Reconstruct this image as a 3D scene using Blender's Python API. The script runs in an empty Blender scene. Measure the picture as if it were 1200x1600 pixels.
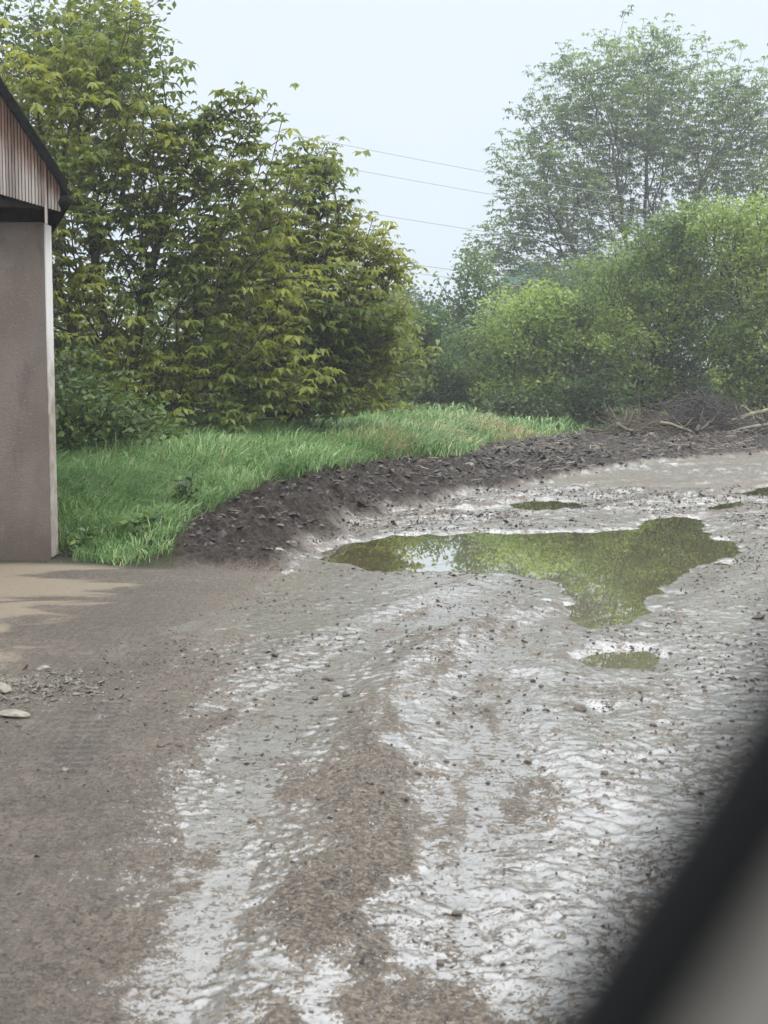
import bpy, math, random
import numpy as np
from mathutils import Vector, Matrix
R = math.radians
rng = np.random.default_rng(7)
random.seed(7)

# ------------------------------------------------------------------ camera
sc = bpy.context.scene
col = sc.collection
F_PX = 2200.0; PITCH = math.atan(210/2200); CAM_H = 1.7
cam_d = bpy.data.cameras.new('camera'); cam = bpy.data.objects.new('camera', cam_d); col.objects.link(cam)
cam_d.sensor_fit = 'VERTICAL'; cam_d.sensor_height = 24.0; cam_d.lens = 24.0*F_PX/1600
cam_d.clip_start = 0.01; cam_d.clip_end = 3000
cam.location = (0, 0, CAM_H); cam.rotation_euler = (R(90)-PITCH, 0, 0)
cam_d.dof.use_dof = True; cam_d.dof.focus_distance = 18.0
cam_d.dof.aperture_fstop = (cam_d.lens/1000)/0.0068
sc.camera = cam

# ------------------------------------------------------------------ world (overcast daylight)
SUN_EL, SUN_AZ = R(48), R(130)      # azimuth clockwise from +Y (sun behind the camera, to the right)
w = bpy.data.worlds.new('World'); sc.world = w; w.use_nodes = True
nt = w.node_tree; N = nt.nodes; L = nt.links
bg = N['Background']; bg.inputs[1].default_value = 0.1
sky = N.new('ShaderNodeTexSky'); sky.sky_type = 'NISHITA'; sky.sun_disc = False
sky.sun_elevation = SUN_EL; sky.sun_rotation = SUN_AZ; sky.dust_density = 4; sky.air_density = 1.0
tc = N.new('ShaderNodeTexCoord'); sep = N.new('ShaderNodeSeparateXYZ'); L.new(tc.outputs['Generated'], sep.inputs[0])
rmp = N.new('ShaderNodeValToRGB'); L.new(sep.outputs['Z'], rmp.inputs[0])
e = rmp.color_ramp.elements
SKY = 0.52
e[0].position = 0.0; e[0].color = (.575*SKY, .65*SKY, .715*SKY, 1)
e[1].position = 0.9; e[1].color = (2.3*SKY, 2.38*SKY, 2.46*SKY, 1)
m1 = e.new(0.26); m1.color = (.63*SKY, .70*SKY, .76*SKY, 1)
m2 = e.new(0.40); m2.color = (1.5*SKY, 1.56*SKY, 1.62*SKY, 1)
sclv = N.new('ShaderNodeVectorMath'); sclv.operation = 'SCALE'; sclv.inputs['Scale'].default_value = 20.0
L.new(rmp.outputs[0], sclv.inputs[0])
cn = N.new('ShaderNodeTexNoise'); cn.inputs['Scale'].default_value = 1.7; cn.inputs['Detail'].default_value = 3
L.new(tc.outputs['Generated'], cn.inputs['Vector'])
cr = N.new('ShaderNodeMapRange'); cr.inputs['To Min'].default_value = .93; cr.inputs['To Max'].default_value = 1.06
L.new(cn.outputs['Fac'], cr.inputs['Value'])
sc2 = N.new('ShaderNodeVectorMath'); sc2.operation = 'SCALE'; L.new(sclv.outputs[0], sc2.inputs[0]); L.new(cr.outputs[0], sc2.inputs['Scale'])
mx = N.new('ShaderNodeMix'); mx.data_type = 'RGBA'; mx.inputs['Factor'].default_value = 0.93
L.new(sky.outputs[0], mx.inputs['A']); L.new(sc2.outputs[0], mx.inputs['B']); L.new(mx.outputs['Result'], bg.inputs[0])

sd = bpy.data.lights.new('sun', 'SUN'); sd.energy = 1.1; sd.angle = R(14); sd.color = (1, .95, .87)
so = bpy.data.objects.new('sun', sd); col.objects.link(so)
sdir = Vector((math.sin(SUN_AZ)*math.cos(SUN_EL), math.cos(SUN_AZ)*math.cos(SUN_EL), math.sin(SUN_EL)))
so.rotation_euler = (-sdir).to_track_quat('-Z', 'Y').to_euler(); so.location = (20, -20, 23)
sc.view_settings.view_transform = 'Standard'; sc.view_settings.look = 'None'
sc.view_settings.exposure = 0.42; sc.view_settings.gamma = 1.0
sc.cycles.max_bounces = 7; sc.cycles.volume_bounces = 0; sc.cycles.transparent_max_bounces = 4
sc.cycles.caustics_reflective = False; sc.cycles.caustics_refractive = False

# ------------------------------------------------------------------ helpers
def at(px, py, Y):
    """pixel of the 1200x1600 photograph -> point at depth Y"""
    u = (px-600)/F_PX; v = (800-py)/F_PX
    d = Vector((u, math.cos(PITCH)+v*math.sin(PITCH), -math.sin(PITCH)+v*math.cos(PITCH)))
    return Vector((0, 0, CAM_H)) + d*(Y/d.y)
def gnd(px, py, z=0.0):
    u = (px-600)/F_PX; v = (800-py)/F_PX
    d = Vector((u, math.cos(PITCH)+v*math.sin(PITCH), -math.sin(PITCH)+v*math.cos(PITCH)))
    t = (z-CAM_H)/d.z
    return (d.x*t, d.y*t)
def gpoly(pts): return np.array([gnd(*p) for p in pts])

def hash2(ix, iy, seed):
    h = (ix.astype(np.int64)*374761393 + iy.astype(np.int64)*668265263 + seed*974634777) & 0xffffffff
    h = ((h ^ (h >> 13))*1274126177) & 0xffffffff
    return ((h ^ (h >> 16)) & 0xffffff)/float(0xffffff)
def vnoise(x, y, seed=0):
    ix = np.floor(x); iy = np.floor(y); fx = x-ix; fy = y-iy
    fx = fx*fx*(3-2*fx); fy = fy*fy*(3-2*fy)
    a = hash2(ix, iy, seed); b = hash2(ix+1, iy, seed); c = hash2(ix, iy+1, seed); d = hash2(ix+1, iy+1, seed)
    return (a*(1-fx)+b*fx)*(1-fy) + (c*(1-fx)+d*fx)*fy
def fbm(x, y, seed=0, oct=4):
    s = 0; a = .5; t = 0
    for k in range(oct):
        an = .6+2.1*k+seed*.37; c_, s_ = math.cos(an)*2**k*1.03, math.sin(an)*2**k*1.03
        s = s + a*vnoise(x*c_-y*s_+17.1*k, x*s_+y*c_-9.7*k, seed+k); t += a; a *= .55
    return s/t
def sstep(a, b, x):
    t = np.clip((x-a)/(b-a), 0, 1); return t*t*(3-2*t)
def pline(x, y, pts):
    """distance to a polyline and parameter 0..1 along it"""
    best = np.full(x.shape, 1e9); par = np.zeros(x.shape); n = len(pts)-1
    for i in range(n):
        ax, ay = pts[i]; bx, by = pts[i+1]; dx, dy = bx-ax, by-ay
        t = np.clip(((x-ax)*dx+(y-ay)*dy)/(dx*dx+dy*dy+1e-9), 0, 1)
        d = np.hypot(x-ax-t*dx, y-ay-t*dy); m = d < best
        best = np.where(m, d, best); par = np.where(m, (i+t)/n, par)
    return best, par
def inpoly(x, y, P):
    ins = np.zeros(x.shape, bool); n = len(P)
    for i in range(n):
        ax, ay = P[i]; bx, by = P[(i+1) % n]
        c = ((ay > y) != (by > y)) & (x < (bx-ax)*(y-ay)/((by-ay) if by != ay else 1e-9)+ax)
        ins ^= c
    return ins
def sdf(x, y, P):
    d, _ = pline(x, y, np.vstack([P, P[:1]]))
    return np.where(inpoly(x, y, P), -d, d)

def tag(o, label=None, cat=None, group=None, kind=None):
    if label: o['label'] = label
    if cat: o['category'] = cat
    if group: o['group'] = group
    if kind: o['kind'] = kind
    return o
def empty(name, loc, rz=0):
    o = bpy.data.objects.new(name, None); col.objects.link(o); o.location = loc; o.rotation_euler = (0, 0, rz)
    o.empty_display_size = .1
    return o
def npmesh(name, verts, faces, mat, parent=None, attrs=None, smooth=True, world=False):
    """faces: list of int arrays (n,k)"""
    me = bpy.data.meshes.new(name)
    verts = np.asarray(verts, np.float32)
    if parent is not None and not world: pass
    me.vertices.add(len(verts)); me.vertices.foreach_set('co', verts.ravel())
    faces = [np.asarray(f, np.int32) for f in faces if len(f)]
    nl = sum(f.size for f in faces); nf = sum(len(f) for f in faces)
    me.loops.add(nl); me.polygons.add(nf)
    me.loops.foreach_set('vertex_index', np.concatenate([f.ravel() for f in faces]))
    st = []; o = 0
    for f in faces:
        st.append(o+np.arange(len(f))*f.shape[1]); o += f.size
    me.polygons.foreach_set('loop_start', np.concatenate(st).astype(np.int32))
    me.polygons.foreach_set('use_smooth', np.full(nf, smooth))
    me.update(calc_edges=True)
    for k, v in (attrs or {}).items():
        a = me.attributes.new(k, 'FLOAT', 'POINT'); a.data.foreach_set('value', np.asarray(v, np.float32))
    ob = bpy.data.objects.new(name, me); col.objects.link(ob)
    if mat: me.materials.append(mat)
    if parent is not None:
        ob.parent = parent
    return ob

class MB:
    """collects simple solids, then links them as one mesh"""
    def __init__(s): s.v = []; s.f = []
    def box(s, c, size, rot=None):
        c = Vector(c); hx, hy, hz = [q/2 for q in size]; b = len(s.v)
        for x, y, z in ((-1,-1,-1),(1,-1,-1),(1,1,-1),(-1,1,-1),(-1,-1,1),(1,-1,1),(1,1,1),(-1,1,1)):
            p = Vector((x*hx, y*hy, z*hz))
            if rot: p = rot @ p
            s.v.append(tuple(c+p))
        s.f += [tuple(b+i for i in q) for q in ((0,3,2,1),(4,5,6,7),(0,1,5,4),(1,2,6,5),(2,3,7,6),(3,0,4,7))]
    def prism(s, pts, d):
        """closed outline (3d points) pushed along vector d"""
        b = len(s.v); n = len(pts); d = Vector(d)
        for p in pts: s.v.append(tuple(Vector(p)))
        for p in pts: s.v.append(tuple(Vector(p)+d))
        s.f.append(tuple(b+i for i in range(n))[::-1]); s.f.append(tuple(b+n+i for i in range(n)))
        for i in range(n): s.f.append((b+i, b+(i+1) % n, b+n+(i+1) % n, b+n+i))
    def tube(s, pts, rad, n=8, jit=0):
        pts = [Vector(p) for p in pts]; rad = rad if hasattr(rad, '__len__') else [rad]*len(pts)
        b = len(s.v); up = Vector((0, 0, 1))
        for i, p in enumerate(pts):
            t = (pts[min(i+1, len(pts)-1)]-pts[max(i-1, 0)]).normalized()
            a = t.cross(up if abs(t.z) < .9 else Vector((1, 0, 0))).normalized(); c = t.cross(a)
            for k in range(n):
                an = 2*math.pi*k/n; rr = rad[i]*(1+jit*random.uniform(-1, 1))
                s.v.append(tuple(p+a*math.cos(an)*rr+c*math.sin(an)*rr))
        for i in range(len(pts)-1):
            for k in range(n):
                s.f.append((b+i*n+k, b+i*n+(k+1) % n, b+(i+1)*n+(k+1) % n, b+(i+1)*n+k))
        s.f.append(tuple(b+k for k in range(n))[::-1]); s.f.append(tuple(b+(len(pts)-1)*n+k for k in range(n)))
    def build(s, name, mat, parent=None, bevel=0, smooth=False):
        me = bpy.data.meshes.new(name); me.from_pydata(s.v, [], s.f); me.update()
        me.materials.append(mat)
        if smooth: me.polygons.foreach_set('use_smooth', [True]*len(me.polygons))
        o = bpy.data.objects.new(name, me); col.objects.link(o)
        if parent is not None:
            o.parent = parent
            if parent.location.length > 0: me.transform(Matrix.Translation(-parent.location))
        if bevel:
            bm_ = o.modifiers.new('bevel', 'BEVEL'); bm_.width = bevel; bm_.segments = 2
        return o

# ------------------------------------------------------------------ materials
class Mat:
    def __init__(s, name):
        s.m = bpy.data.materials.new(name); s.m.use_nodes = True; s.nt = s.m.node_tree
        s.N = s.nt.nodes; s.L = s.nt.links; s.b = s.N['Principled BSDF']
        s.tc = s.N.new('ShaderNodeTexCoord')
    def noise(s, scale, detail=4, rough=.55, vec=None, dist=0, lac=2.0):
        n = s.N.new('ShaderNodeTexNoise'); n.inputs['Scale'].default_value = scale; n.inputs['Detail'].default_value = detail
        n.inputs['Roughness'].default_value = rough; n.inputs['Distortion'].default_value = dist; n.inputs['Lacunarity'].default_value = lac
        s.L.new(vec if vec is not None else s.tc.outputs['Object'], n.inputs['Vector']); return n.outputs['Fac']
    def mapping(s, scale=(1, 1, 1), rot=(0, 0, 0)):
        m = s.N.new('ShaderNodeMapping'); m.inputs['Scale'].default_value = scale; m.inputs['Rotation'].default_value = rot
        s.L.new(s.tc.outputs['Object'], m.inputs['Vector']); return m.outputs[0]
    def ramp(s, fac, stops):
        r = s.N.new('ShaderNodeValToRGB'); s.L.new(fac, r.inputs[0]); el = r.color_ramp.elements
        while len(el) > len(stops): el.remove(el[-1])
        while len(el) < len(stops): el.new(1)
        for q, (p, c) in zip(el, stops):
            q.position = p; q.color = (*c, 1) if len(c) == 3 else c
        return r.outputs[0]
    def mr(s, v, a, b, c=0, d=1, smooth=True):
        r = s.N.new('ShaderNodeMapRange'); s.put(r.inputs['Value'], v)
        for k, q in (('From Min', a), ('From Max', b), ('To Min', c), ('To Max', d)): s.put(r.inputs[k], q)
        if smooth: r.interpolation_type = 'SMOOTHSTEP'
        return r.outputs[0]
    def put(s, inp, v):
        if isinstance(v, (int, float)): inp.default_value = v
        elif isinstance(v, tuple): inp.default_value = (*v, 1) if len(v) == 3 else v
        else: s.L.new(v, inp)
    def math(s, op, a, b=0.0, clamp=False):
        m = s.N.new('ShaderNodeMath'); m.operation = op; m.use_clamp = clamp; s.put(m.inputs[0], a); s.put(m.inputs[1], b); return m.outputs[0]
    def mix(s, f, a, b):
        m = s.N.new('ShaderNodeMix'); m.data_type = 'RGBA'; s.put(m.inputs['Factor'], f); s.put(m.inputs['A'], a); s.put(m.inputs['B'], b); return m.outputs['Result']
    def attr(s, name):
        a = s.N.new('ShaderNodeAttribute'); a.attribute_name = name; return a.outputs['Fac']
    def bump(s, h, strength=.5, dist=.02):
        b = s.N.new('ShaderNodeBump'); s.put(b.inputs['Height'], h); s.put(b.inputs['Strength'], strength); s.put(b.inputs['Distance'], dist)
        s.L.new(b.outputs[0], s.b.inputs['Normal']); return b
    def set(s, **k):
        for n_, v in k.items(): s.put(s.b.inputs[n_.replace('_', ' ')], v)
        return s
    def out(s): return s.N['Material Output']

def leaf_mat(name, c1, c2, c3, trans=.35, rough=.45, young=None):
    """c1..c3: dark, mid and yellow/young leaf colours, chosen per leaf"""
    M = Mat(name); v = M.attr('leafvar')
    c = M.ramp(v, [(0, c1), (.5, c2), (1, c3)])
    M.set(Base_Color=c, Roughness=rough, Specular_IOR_Level=.4)
    t = M.N.new('ShaderNodeBsdfTranslucent')
    hs = M.N.new('ShaderNodeHueSaturation'); hs.inputs['Value'].default_value = 1.5; hs.inputs['Hue'].default_value = .485
    M.L.new(c, hs.inputs['Color']); M.L.new(hs.outputs[0], t.inputs[0])
    ms = M.N.new('ShaderNodeMixShader'); ms.inputs[0].default_value = trans
    M.L.new(M.b.outputs[0], ms.inputs[1]); M.L.new(t.outputs[0], ms.inputs[2]); M.L.new(ms.outputs[0], M.out().inputs[0])
    return M.m
def bark_mat(name, a, b):
    M = Mat(name); n = M.noise(9, 5, vec=M.mapping((1, 1, .25)))
    M.set(Base_Color=M.ramp(n, [(.3, a), (.7, b)]), Roughness=.85); M.bump(n, .6, .03); return M.m

bark_dark = bark_mat('bark_dark', (.035, .028, .022), (.09, .075, .06))
bark_grey = bark_mat('bark_grey', (.05, .045, .04), (.12, .11, .095))
bark_pale = bark_mat('bark_pale', (.12, .10, .07), (.28, .235, .165))

# ------------------------------------------------------------------ zones of the ground (metres)
PUDDLES = [gpoly(p) for p in (
    [(508,862),(540,846),(612,834),(700,830),(800,828),(900,826),(975,825),(1008,814),(1060,803),(1106,802),(1100,818),(1112,832),(1150,852),(1150,866),(1060,890),(1040,914),(1020,948),(985,974),(925,978),(902,960),(872,928),(862,906),(780,894),(690,889),(600,890),(530,878)],
    [(905,1022),(950,1010),(1010,1010),(1030,1022),(1015,1040),(960,1045),(915,1036)],
    [(1150,772),(1180,758),(1260,748),(1330,752),(1300,766),(1200,776)],
    [(780,783),(860,777),(900,782),(920,790),(850,796),(800,792)],
    [(1095,795),(1120,784),(1165,778),(1165,786),(1125,796)],
    [(930,1100),(955,1098),(962,1108),(940,1116)],
)]
PUD_LEVEL = [-.030, -.028, -.028, -.026, -.026, -.024]
GRASS_EDGE = gpoly([(88,880),(258,887),(275,858),(320,838),(400,818),(490,796),(565,762),(650,744),(725,733),(745,716),(760,698),(850,688),(930,678),(1040,668),(1200,660),(1500,657)])
BERM = gpoly([(290,866),(380,850),(455,812),(520,786),(580,764),(660,748),(740,736),(850,722)])
DARK = gpoly([(240,893),(420,893),(455,868),(530,826),(610,797),(740,768),(860,748),(1010,722),(1220,706),(1500,700),(1500,655),(1200,663),(1040,672),(930,680),(850,690),(760,700),(745,714),(705,730),(555,745),(470,782),(380,800),(290,828),(250,850)])
PAVE = gpoly([(-900,868),(88,880),(250,888),(432,892),(400,925),(250,985),(170,1010),(140,1042),(60,1058),(0,1085),(-900,1110)])
# grass area polygon: beyond the edge line, to the left and behind
GRASS = np.vstack([GRASS_EDGE, [[60, 62], [120, 70], [120, 200], [-150, 200], [-150, 12.75], list(gnd(-900, 878))]])

RUT1 = gpoly([(120,1760),(250,1500),(330,1330),(400,1180),(470,1080),(560,1010),(640,975),(760,935),(950,870)])
RUT2 = gpoly([(600,1760),(690,1480),(715,1300),(722,1180),(712,1110),(740,1040),(830,990),(960,940),(1100,880)])
RUT3 = gpoly([(1020,1500),(900,1290),(820,1200),(780,1130),(790,1060)])
RUT4 = gpoly([(560,812),(760,770),(1000,735),(1300,712)])
RUT5 = gpoly([(700,800),(900,790),(1100,758),(1400,735)])
CROWN = gpoly([(590,1700),(575,1400),(600,1240),(630,1130),(665,1050),(700,985)])

# macro wetness painted as soft spots of standing water: (px, py, rx px, ry px, amount)
WETS = [(640,950,330,60,.42),(900,1040,330,110,.50),(1050,920,250,120,.34),(620,1020,200,55,.42),(500,1110,110,70,.42),
        (440,1170,110,90,.42),(385,1290,90,110,.40),(330,1400,100,130,.34),(240,1540,130,120,.30),(450,1350,60,200,.12),(725,1210,55,140,.55),
        (720,1130,90,50,.4),(860,1110,220,60,.42),(1020,1180,200,80,.40),(330,1330,60,120,.30),(190,1560,80,90,.35),(700,1420,60,120,.35),(760,1540,120,90,.3),(1000,1350,120,90,.3),(650,1580,420,70,.14),(900,1500,220,120,.25),(960,700,260,8,.3),(1090,1270,150,90,.34),(900,1350,100,60,.25),(760,1400,160,80,.22),
        (700,1520,150,110,.22),(860,1480,160,110,.20),(640,830,160,45,.5),(800,780,260,35,.55),(1050,745,280,26,.6),(1180,860,120,60,.34),
        (900,800,300,30,.5),(320,1098,36,14,.45),(262,1205,26,34,.3),(560,905,130,30,.40),(1150,1010,120,60,.2),(560,930,200,40,.3),(480,1060,120,60,.2),(960,728,300,16,.45),(1150,712,120,10,.4),(470,1000,110,40,.25)]
DRYS = [(1000,746,330,4,.5),(1020,717,300,3,.5),(900,773,240,4,.4),(1100,762,200,4,.4),(700,812,160,4,.4),(600,905,60,8,.3),(760,1010,60,12,.3),(1000,1080,90,10,.3),(870,1020,30,20,.3),(600,1230,60,180,.42),(660,1060,45,38,.45),(560,1450,75,200,.30),(695,985,40,22,.38),(910,1260,110,44,.34),(880,1245,60,22,.18),
        (1115,970,42,34,.45),(1180,1090,70,60,.25),(150,1250,200,260,.4),(820,1190,70,22,.25),(1150,1040,60,30,.25),
        (540,1380,60,90,.25),(780,1330,60,60,.15),(560,1590,240,50,.12),(900,1110,30,12,.3)]

def px_of(x, y):
    """ground point (z=0) -> pixel of the photo, to look the wet spots up"""
    cy, sy = math.cos(PITCH), math.sin(PITCH)
    zc = y*cy+CAM_H*sy; yc = y*sy-CAM_H*cy
    zc = np.maximum(zc, .3)
    return 600+x/zc*F_PX, 800-yc/zc*F_PX
WG = []
for lst, s in ((WETS, 1), (DRYS, -1)):
    for px, py, rx, ry, a in lst:
        c = gnd(px, py); dx = abs(gnd(px+rx, py)[0]-c[0]); dy = (gnd(px, py-ry)[1]-gnd(px, py+ry)[1])/2
        # direction of the spots follows the ground axes: metres
        WG.append((c[0], c[1], dx, abs(dy), a*s))

TRACK = gpoly([(540,2300),(575,1700),(600,1450),(625,1250),(665,1080),(730,975),(860,890),(1060,810),(1400,735)])
def track_side(x, y):
    yy = TRACK[:, 1]; xx = TRACK[:, 0]; k = np.argsort(yy)
    return x > np.interp(y, yy[k], xx[k])
TREAD = gpoly([(92,1222),(122,1165),(150,1120),(176,1080)])
def ground_fields(x, y):
    r = np.hypot(x, y)
    dg = sdf(x, y, GRASS); dd = sdf(x, y, DARK); dp = sdf(x, y, PAVE)
    db, tb = pline(x, y, BERM)
    wob = (fbm(x*1.3, y*1.3, 31, 3)-.5)
    grass = sstep(.18, -.12, dg+wob*.35)
    dark = sstep(.25, -.15, dd+wob*.5)
    pave = sstep(.10, -.06, dp+wob*.3)
    # berm of dug-up soil
    lump = fbm(x*3.1, y*3.1, 5, 4)
    ridge = 1-np.abs(2*fbm(x*5.5, y*5.5, 11, 3)-1)
    hb = np.interp(tb, [0, .15, .3, .5, .7, 1], [.22, .28, .62, .40, .32, .12])
    wb = np.interp(tb, [0, .2, .5, 1], [.55, .55, .75, 1.0])
    bb = np.exp(-(db/wb)**2)
    z = (1-pave)*.52*hb*bb*(.35+1.3*lump) + (1-pave)* dark*(lump-.5)*.10 + (1-pave)*dark*ridge*.10+(1-pave)*dark*(1-np.abs(2*fbm(x*11, y*11, 13, 3)-1))*.06*np.clip(bb*1.5+.25, 0, 1)
    # meadow stands a little above the road
    z = z + grass*(1-.6*bb)*(.06+.40*sstep(.8, 7, -dg)*sstep(75, 40, y)+(fbm(x*.6, y*.6, 3, 3)-.5)*.2)*sstep(12.5, 14.5, y+0.0)
    # far rubble heap on the right
    far = np.exp(-((x-13)/6)**2-((y-37.5)/3.2)**2)
    z = z + far*(.10+.6*(lump-.35))*sstep(.3, -.3, dd)
    road = (1-grass)*(1-dark)*(1-pave)
    lft = sstep(-.45, -1.3, x+.11*np.minimum(y-5, 4))*sstep(16, 13.5, y)         # smoother, driven-on mud on the left
    # macro wetness
    wet = np.full(x.shape, .40) - .10*lft
    wx = x + (fbm(x*1.7, y*1.2, 61, 3)-.5)*.9; wy = y + (fbm(x*1.2, y*.9, 67, 3)-.5)*1.6
    acc = np.zeros(x.shape)
    for cx, cy, rx, ry, a in WG:
        acc = acc + a*np.exp(-((wx-cx)/rx)**2-((wy-cy)/ry)**2)
    wet = wet + .40*np.tanh(acc/.40)
    dcl, tcl = pline(wx*.35+x*.65, wy*.35+y*.65, TRACK); ucl = np.where(track_side(x, y), dcl, -dcl)
    stk = fbm(ucl*3.4+40, tcl*9, 101, 3)-.5; stk2 = fbm(ucl*11+70, tcl*26, 103, 3)-.5
    wet = wet + stk*.70 + stk2*.72
    wet = wet + sstep(15, 21, y)*((fbm(x*.45, (y-.33*x)*2.1, 111, 4)-.52)*2.0)
    # any ground beyond the picture keeps a middling wetness
    side = sstep(0, 1.5, np.abs(x)-.31*np.maximum(y, 1)) * (x > 0)
    wet = wet*(1-side) + side*(.30+.35*(fbm(x*.5, y*.4, 71, 3)-.3))
    wet = wet*(1-pave)*(1-grass)*(1-.88*dark)
    # mud relief
    # texture dragged along the track: distance fields warp the noise
    n1 = fbm(x*1.1, y*.9, 41, 3)-.5
    n2 = fbm(x*6.5, y*5.5, 43, 4)-.5
    wrx = (vnoise(x*7+3, y*7, 48)-.5)*.12; wry = (vnoise(x*7, y*7+5, 49)-.5)*.12
    n3 = fbm((x+wrx)*23, (y+wry)*21, 47, 3)-.5
    rid = 1-np.abs(2*fbm(x*9, y*9, 51, 3)-1)
    amp = road*(.85+.6*sstep(.4, .7, fbm(x*.7, y*.7, 53, 2))) + pave*.30 + dark*1.3*(1-pave)
    amp = amp*(1-.55*lft)
    det = n2*(.020-.008*road*(1-dark)) + n3*(.026-.004*road*(1-dark)) + (rid-.6)*.003
    lev = (wet-.58)*.03                         # water lies level in the hollows, mud sticks out
    flat = np.maximum(det, lev); flat = np.where(det < lev, lev+(det-lev)*.55, det)
    det = det*(1-road) + road*(flat*(1-sstep(14, 20, y))+(det*1.4+n2*.065)*sstep(14, 20, y))
    pool = road*sstep(-.004, .005, lev-n2*.012-n3*.022)*(1-sstep(16, 22, y))
    z = z + amp*det + road*n1*.022*(1-.4*lft)
    for P, wd, dep in ((RUT1, .26, .020), (RUT2, .24, .026), (RUT3, .18, .014), (RUT4, .28, .045), (RUT5, .25, .04)):
        d, _ = pline(x, y, P)
        z = z - road*dep*np.exp(-(d/wd)**2) + road*dep*.45*np.exp(-((d-wd*1.9)/(wd*.6))**2)
    dc, _ = pline(x, y, CROWN); z = z + road*.014*np.exp(-(dc/.24)**2)
    dt, tt = pline(x, y, TREAD); fr = np.mod(tt*17, 1)
    tread = (dt < .10)*(dt > .012)*(fr < .5)*sstep(1, .8, tt)*sstep(.0, .1, tt)*(fbm(x*5, y*5, 107, 2) > .42)
    z = z - tread*.006
    z = np.where(road > .3, z - .018*np.clip(wet-.4, 0, .5), z)
    z = np.where((road > .3) & (z < -.014), -.016+(z+.016)*.2, z)
    wet = np.clip(wet + (pool-.45*road*(y < 20))*.26, 0, 1.1)
    # puddle basins
    for P, lv in zip(PUDDLES, PUD_LEVEL):
        big = P is PUDDLES[0]
        s = sdf(x, y, P) + (fbm(x*3, y*2.2, 83, 4)-.5)*(.44 if big else .22) - (.10 if big else .04)
        k = sstep(.30 if big else .18, -.25 if big else -.16, s)
        rel = n2*.03+n3*.012
        tgt = lv+.020 - (.075 if big else .05)*sstep(.06, -.30 if big else -.18, s)
        z = z*(1-k) + (tgt+rel*(.9-.5*k))*k
        wet = np.maximum(wet, .75*k*sstep(.2, 0, s))
    global TR; TR = tread
    return z, grass, dark, pave, wet, lft
def gz(x, y):
    return float(ground_fields(np.array([float(x)]), np.array([float(y)]))[0][0])
def gza(x, y): return ground_fields(np.asarray(x, float), np.asarray(y, float))[0]

# ------------------------------------------------------------------ ground sheet (one grid, split into its kinds of ground)
rr = np.concatenate([[0.05], np.geomspace(.5, 3.2, 22)[:-1], np.geomspace(3.2, 21, 660)[:-1], np.geomspace(21, 60, 240)[:-1], np.geomspace(60, 132, 14)])
aa = np.concatenate([np.linspace(-180, -50, 28)[:-1], np.linspace(-50, -19, 70)[:-1], np.linspace(-19, 19, 520)[:-1], np.linspace(19, 50, 70)[:-1], np.linspace(50, 180, 28)[:-1]])
RRg, AAg = np.meshgrid(rr, np.radians(aa), indexing='ij')
gx = (RRg*np.sin(AAg)).ravel(); gy = (RRg*np.cos(AAg)).ravel()
z, grass, dark, pave, wet, lft = ground_fields(gx, gy); trd = TR*1.0
nr, na = len(rr), len(aa)
I = (np.arange(nr-1)[:, None]*na + np.arange(na)[None, :]); J = (np.arange(nr-1)[:, None]*na + (np.arange(na)[None, :]+1) % na)
quads = np.stack([I, J, J+na, I+na], -1).reshape(-1, 4)[:, ::-1]
cls_v = np.where(pave > .5, 1, np.where(grass > .5, 3, np.where(dark > .5, 2, 0)))
cls = cls_v[quads[:, 0]]
V = np.stack([gx, gy, z], 1)

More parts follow.
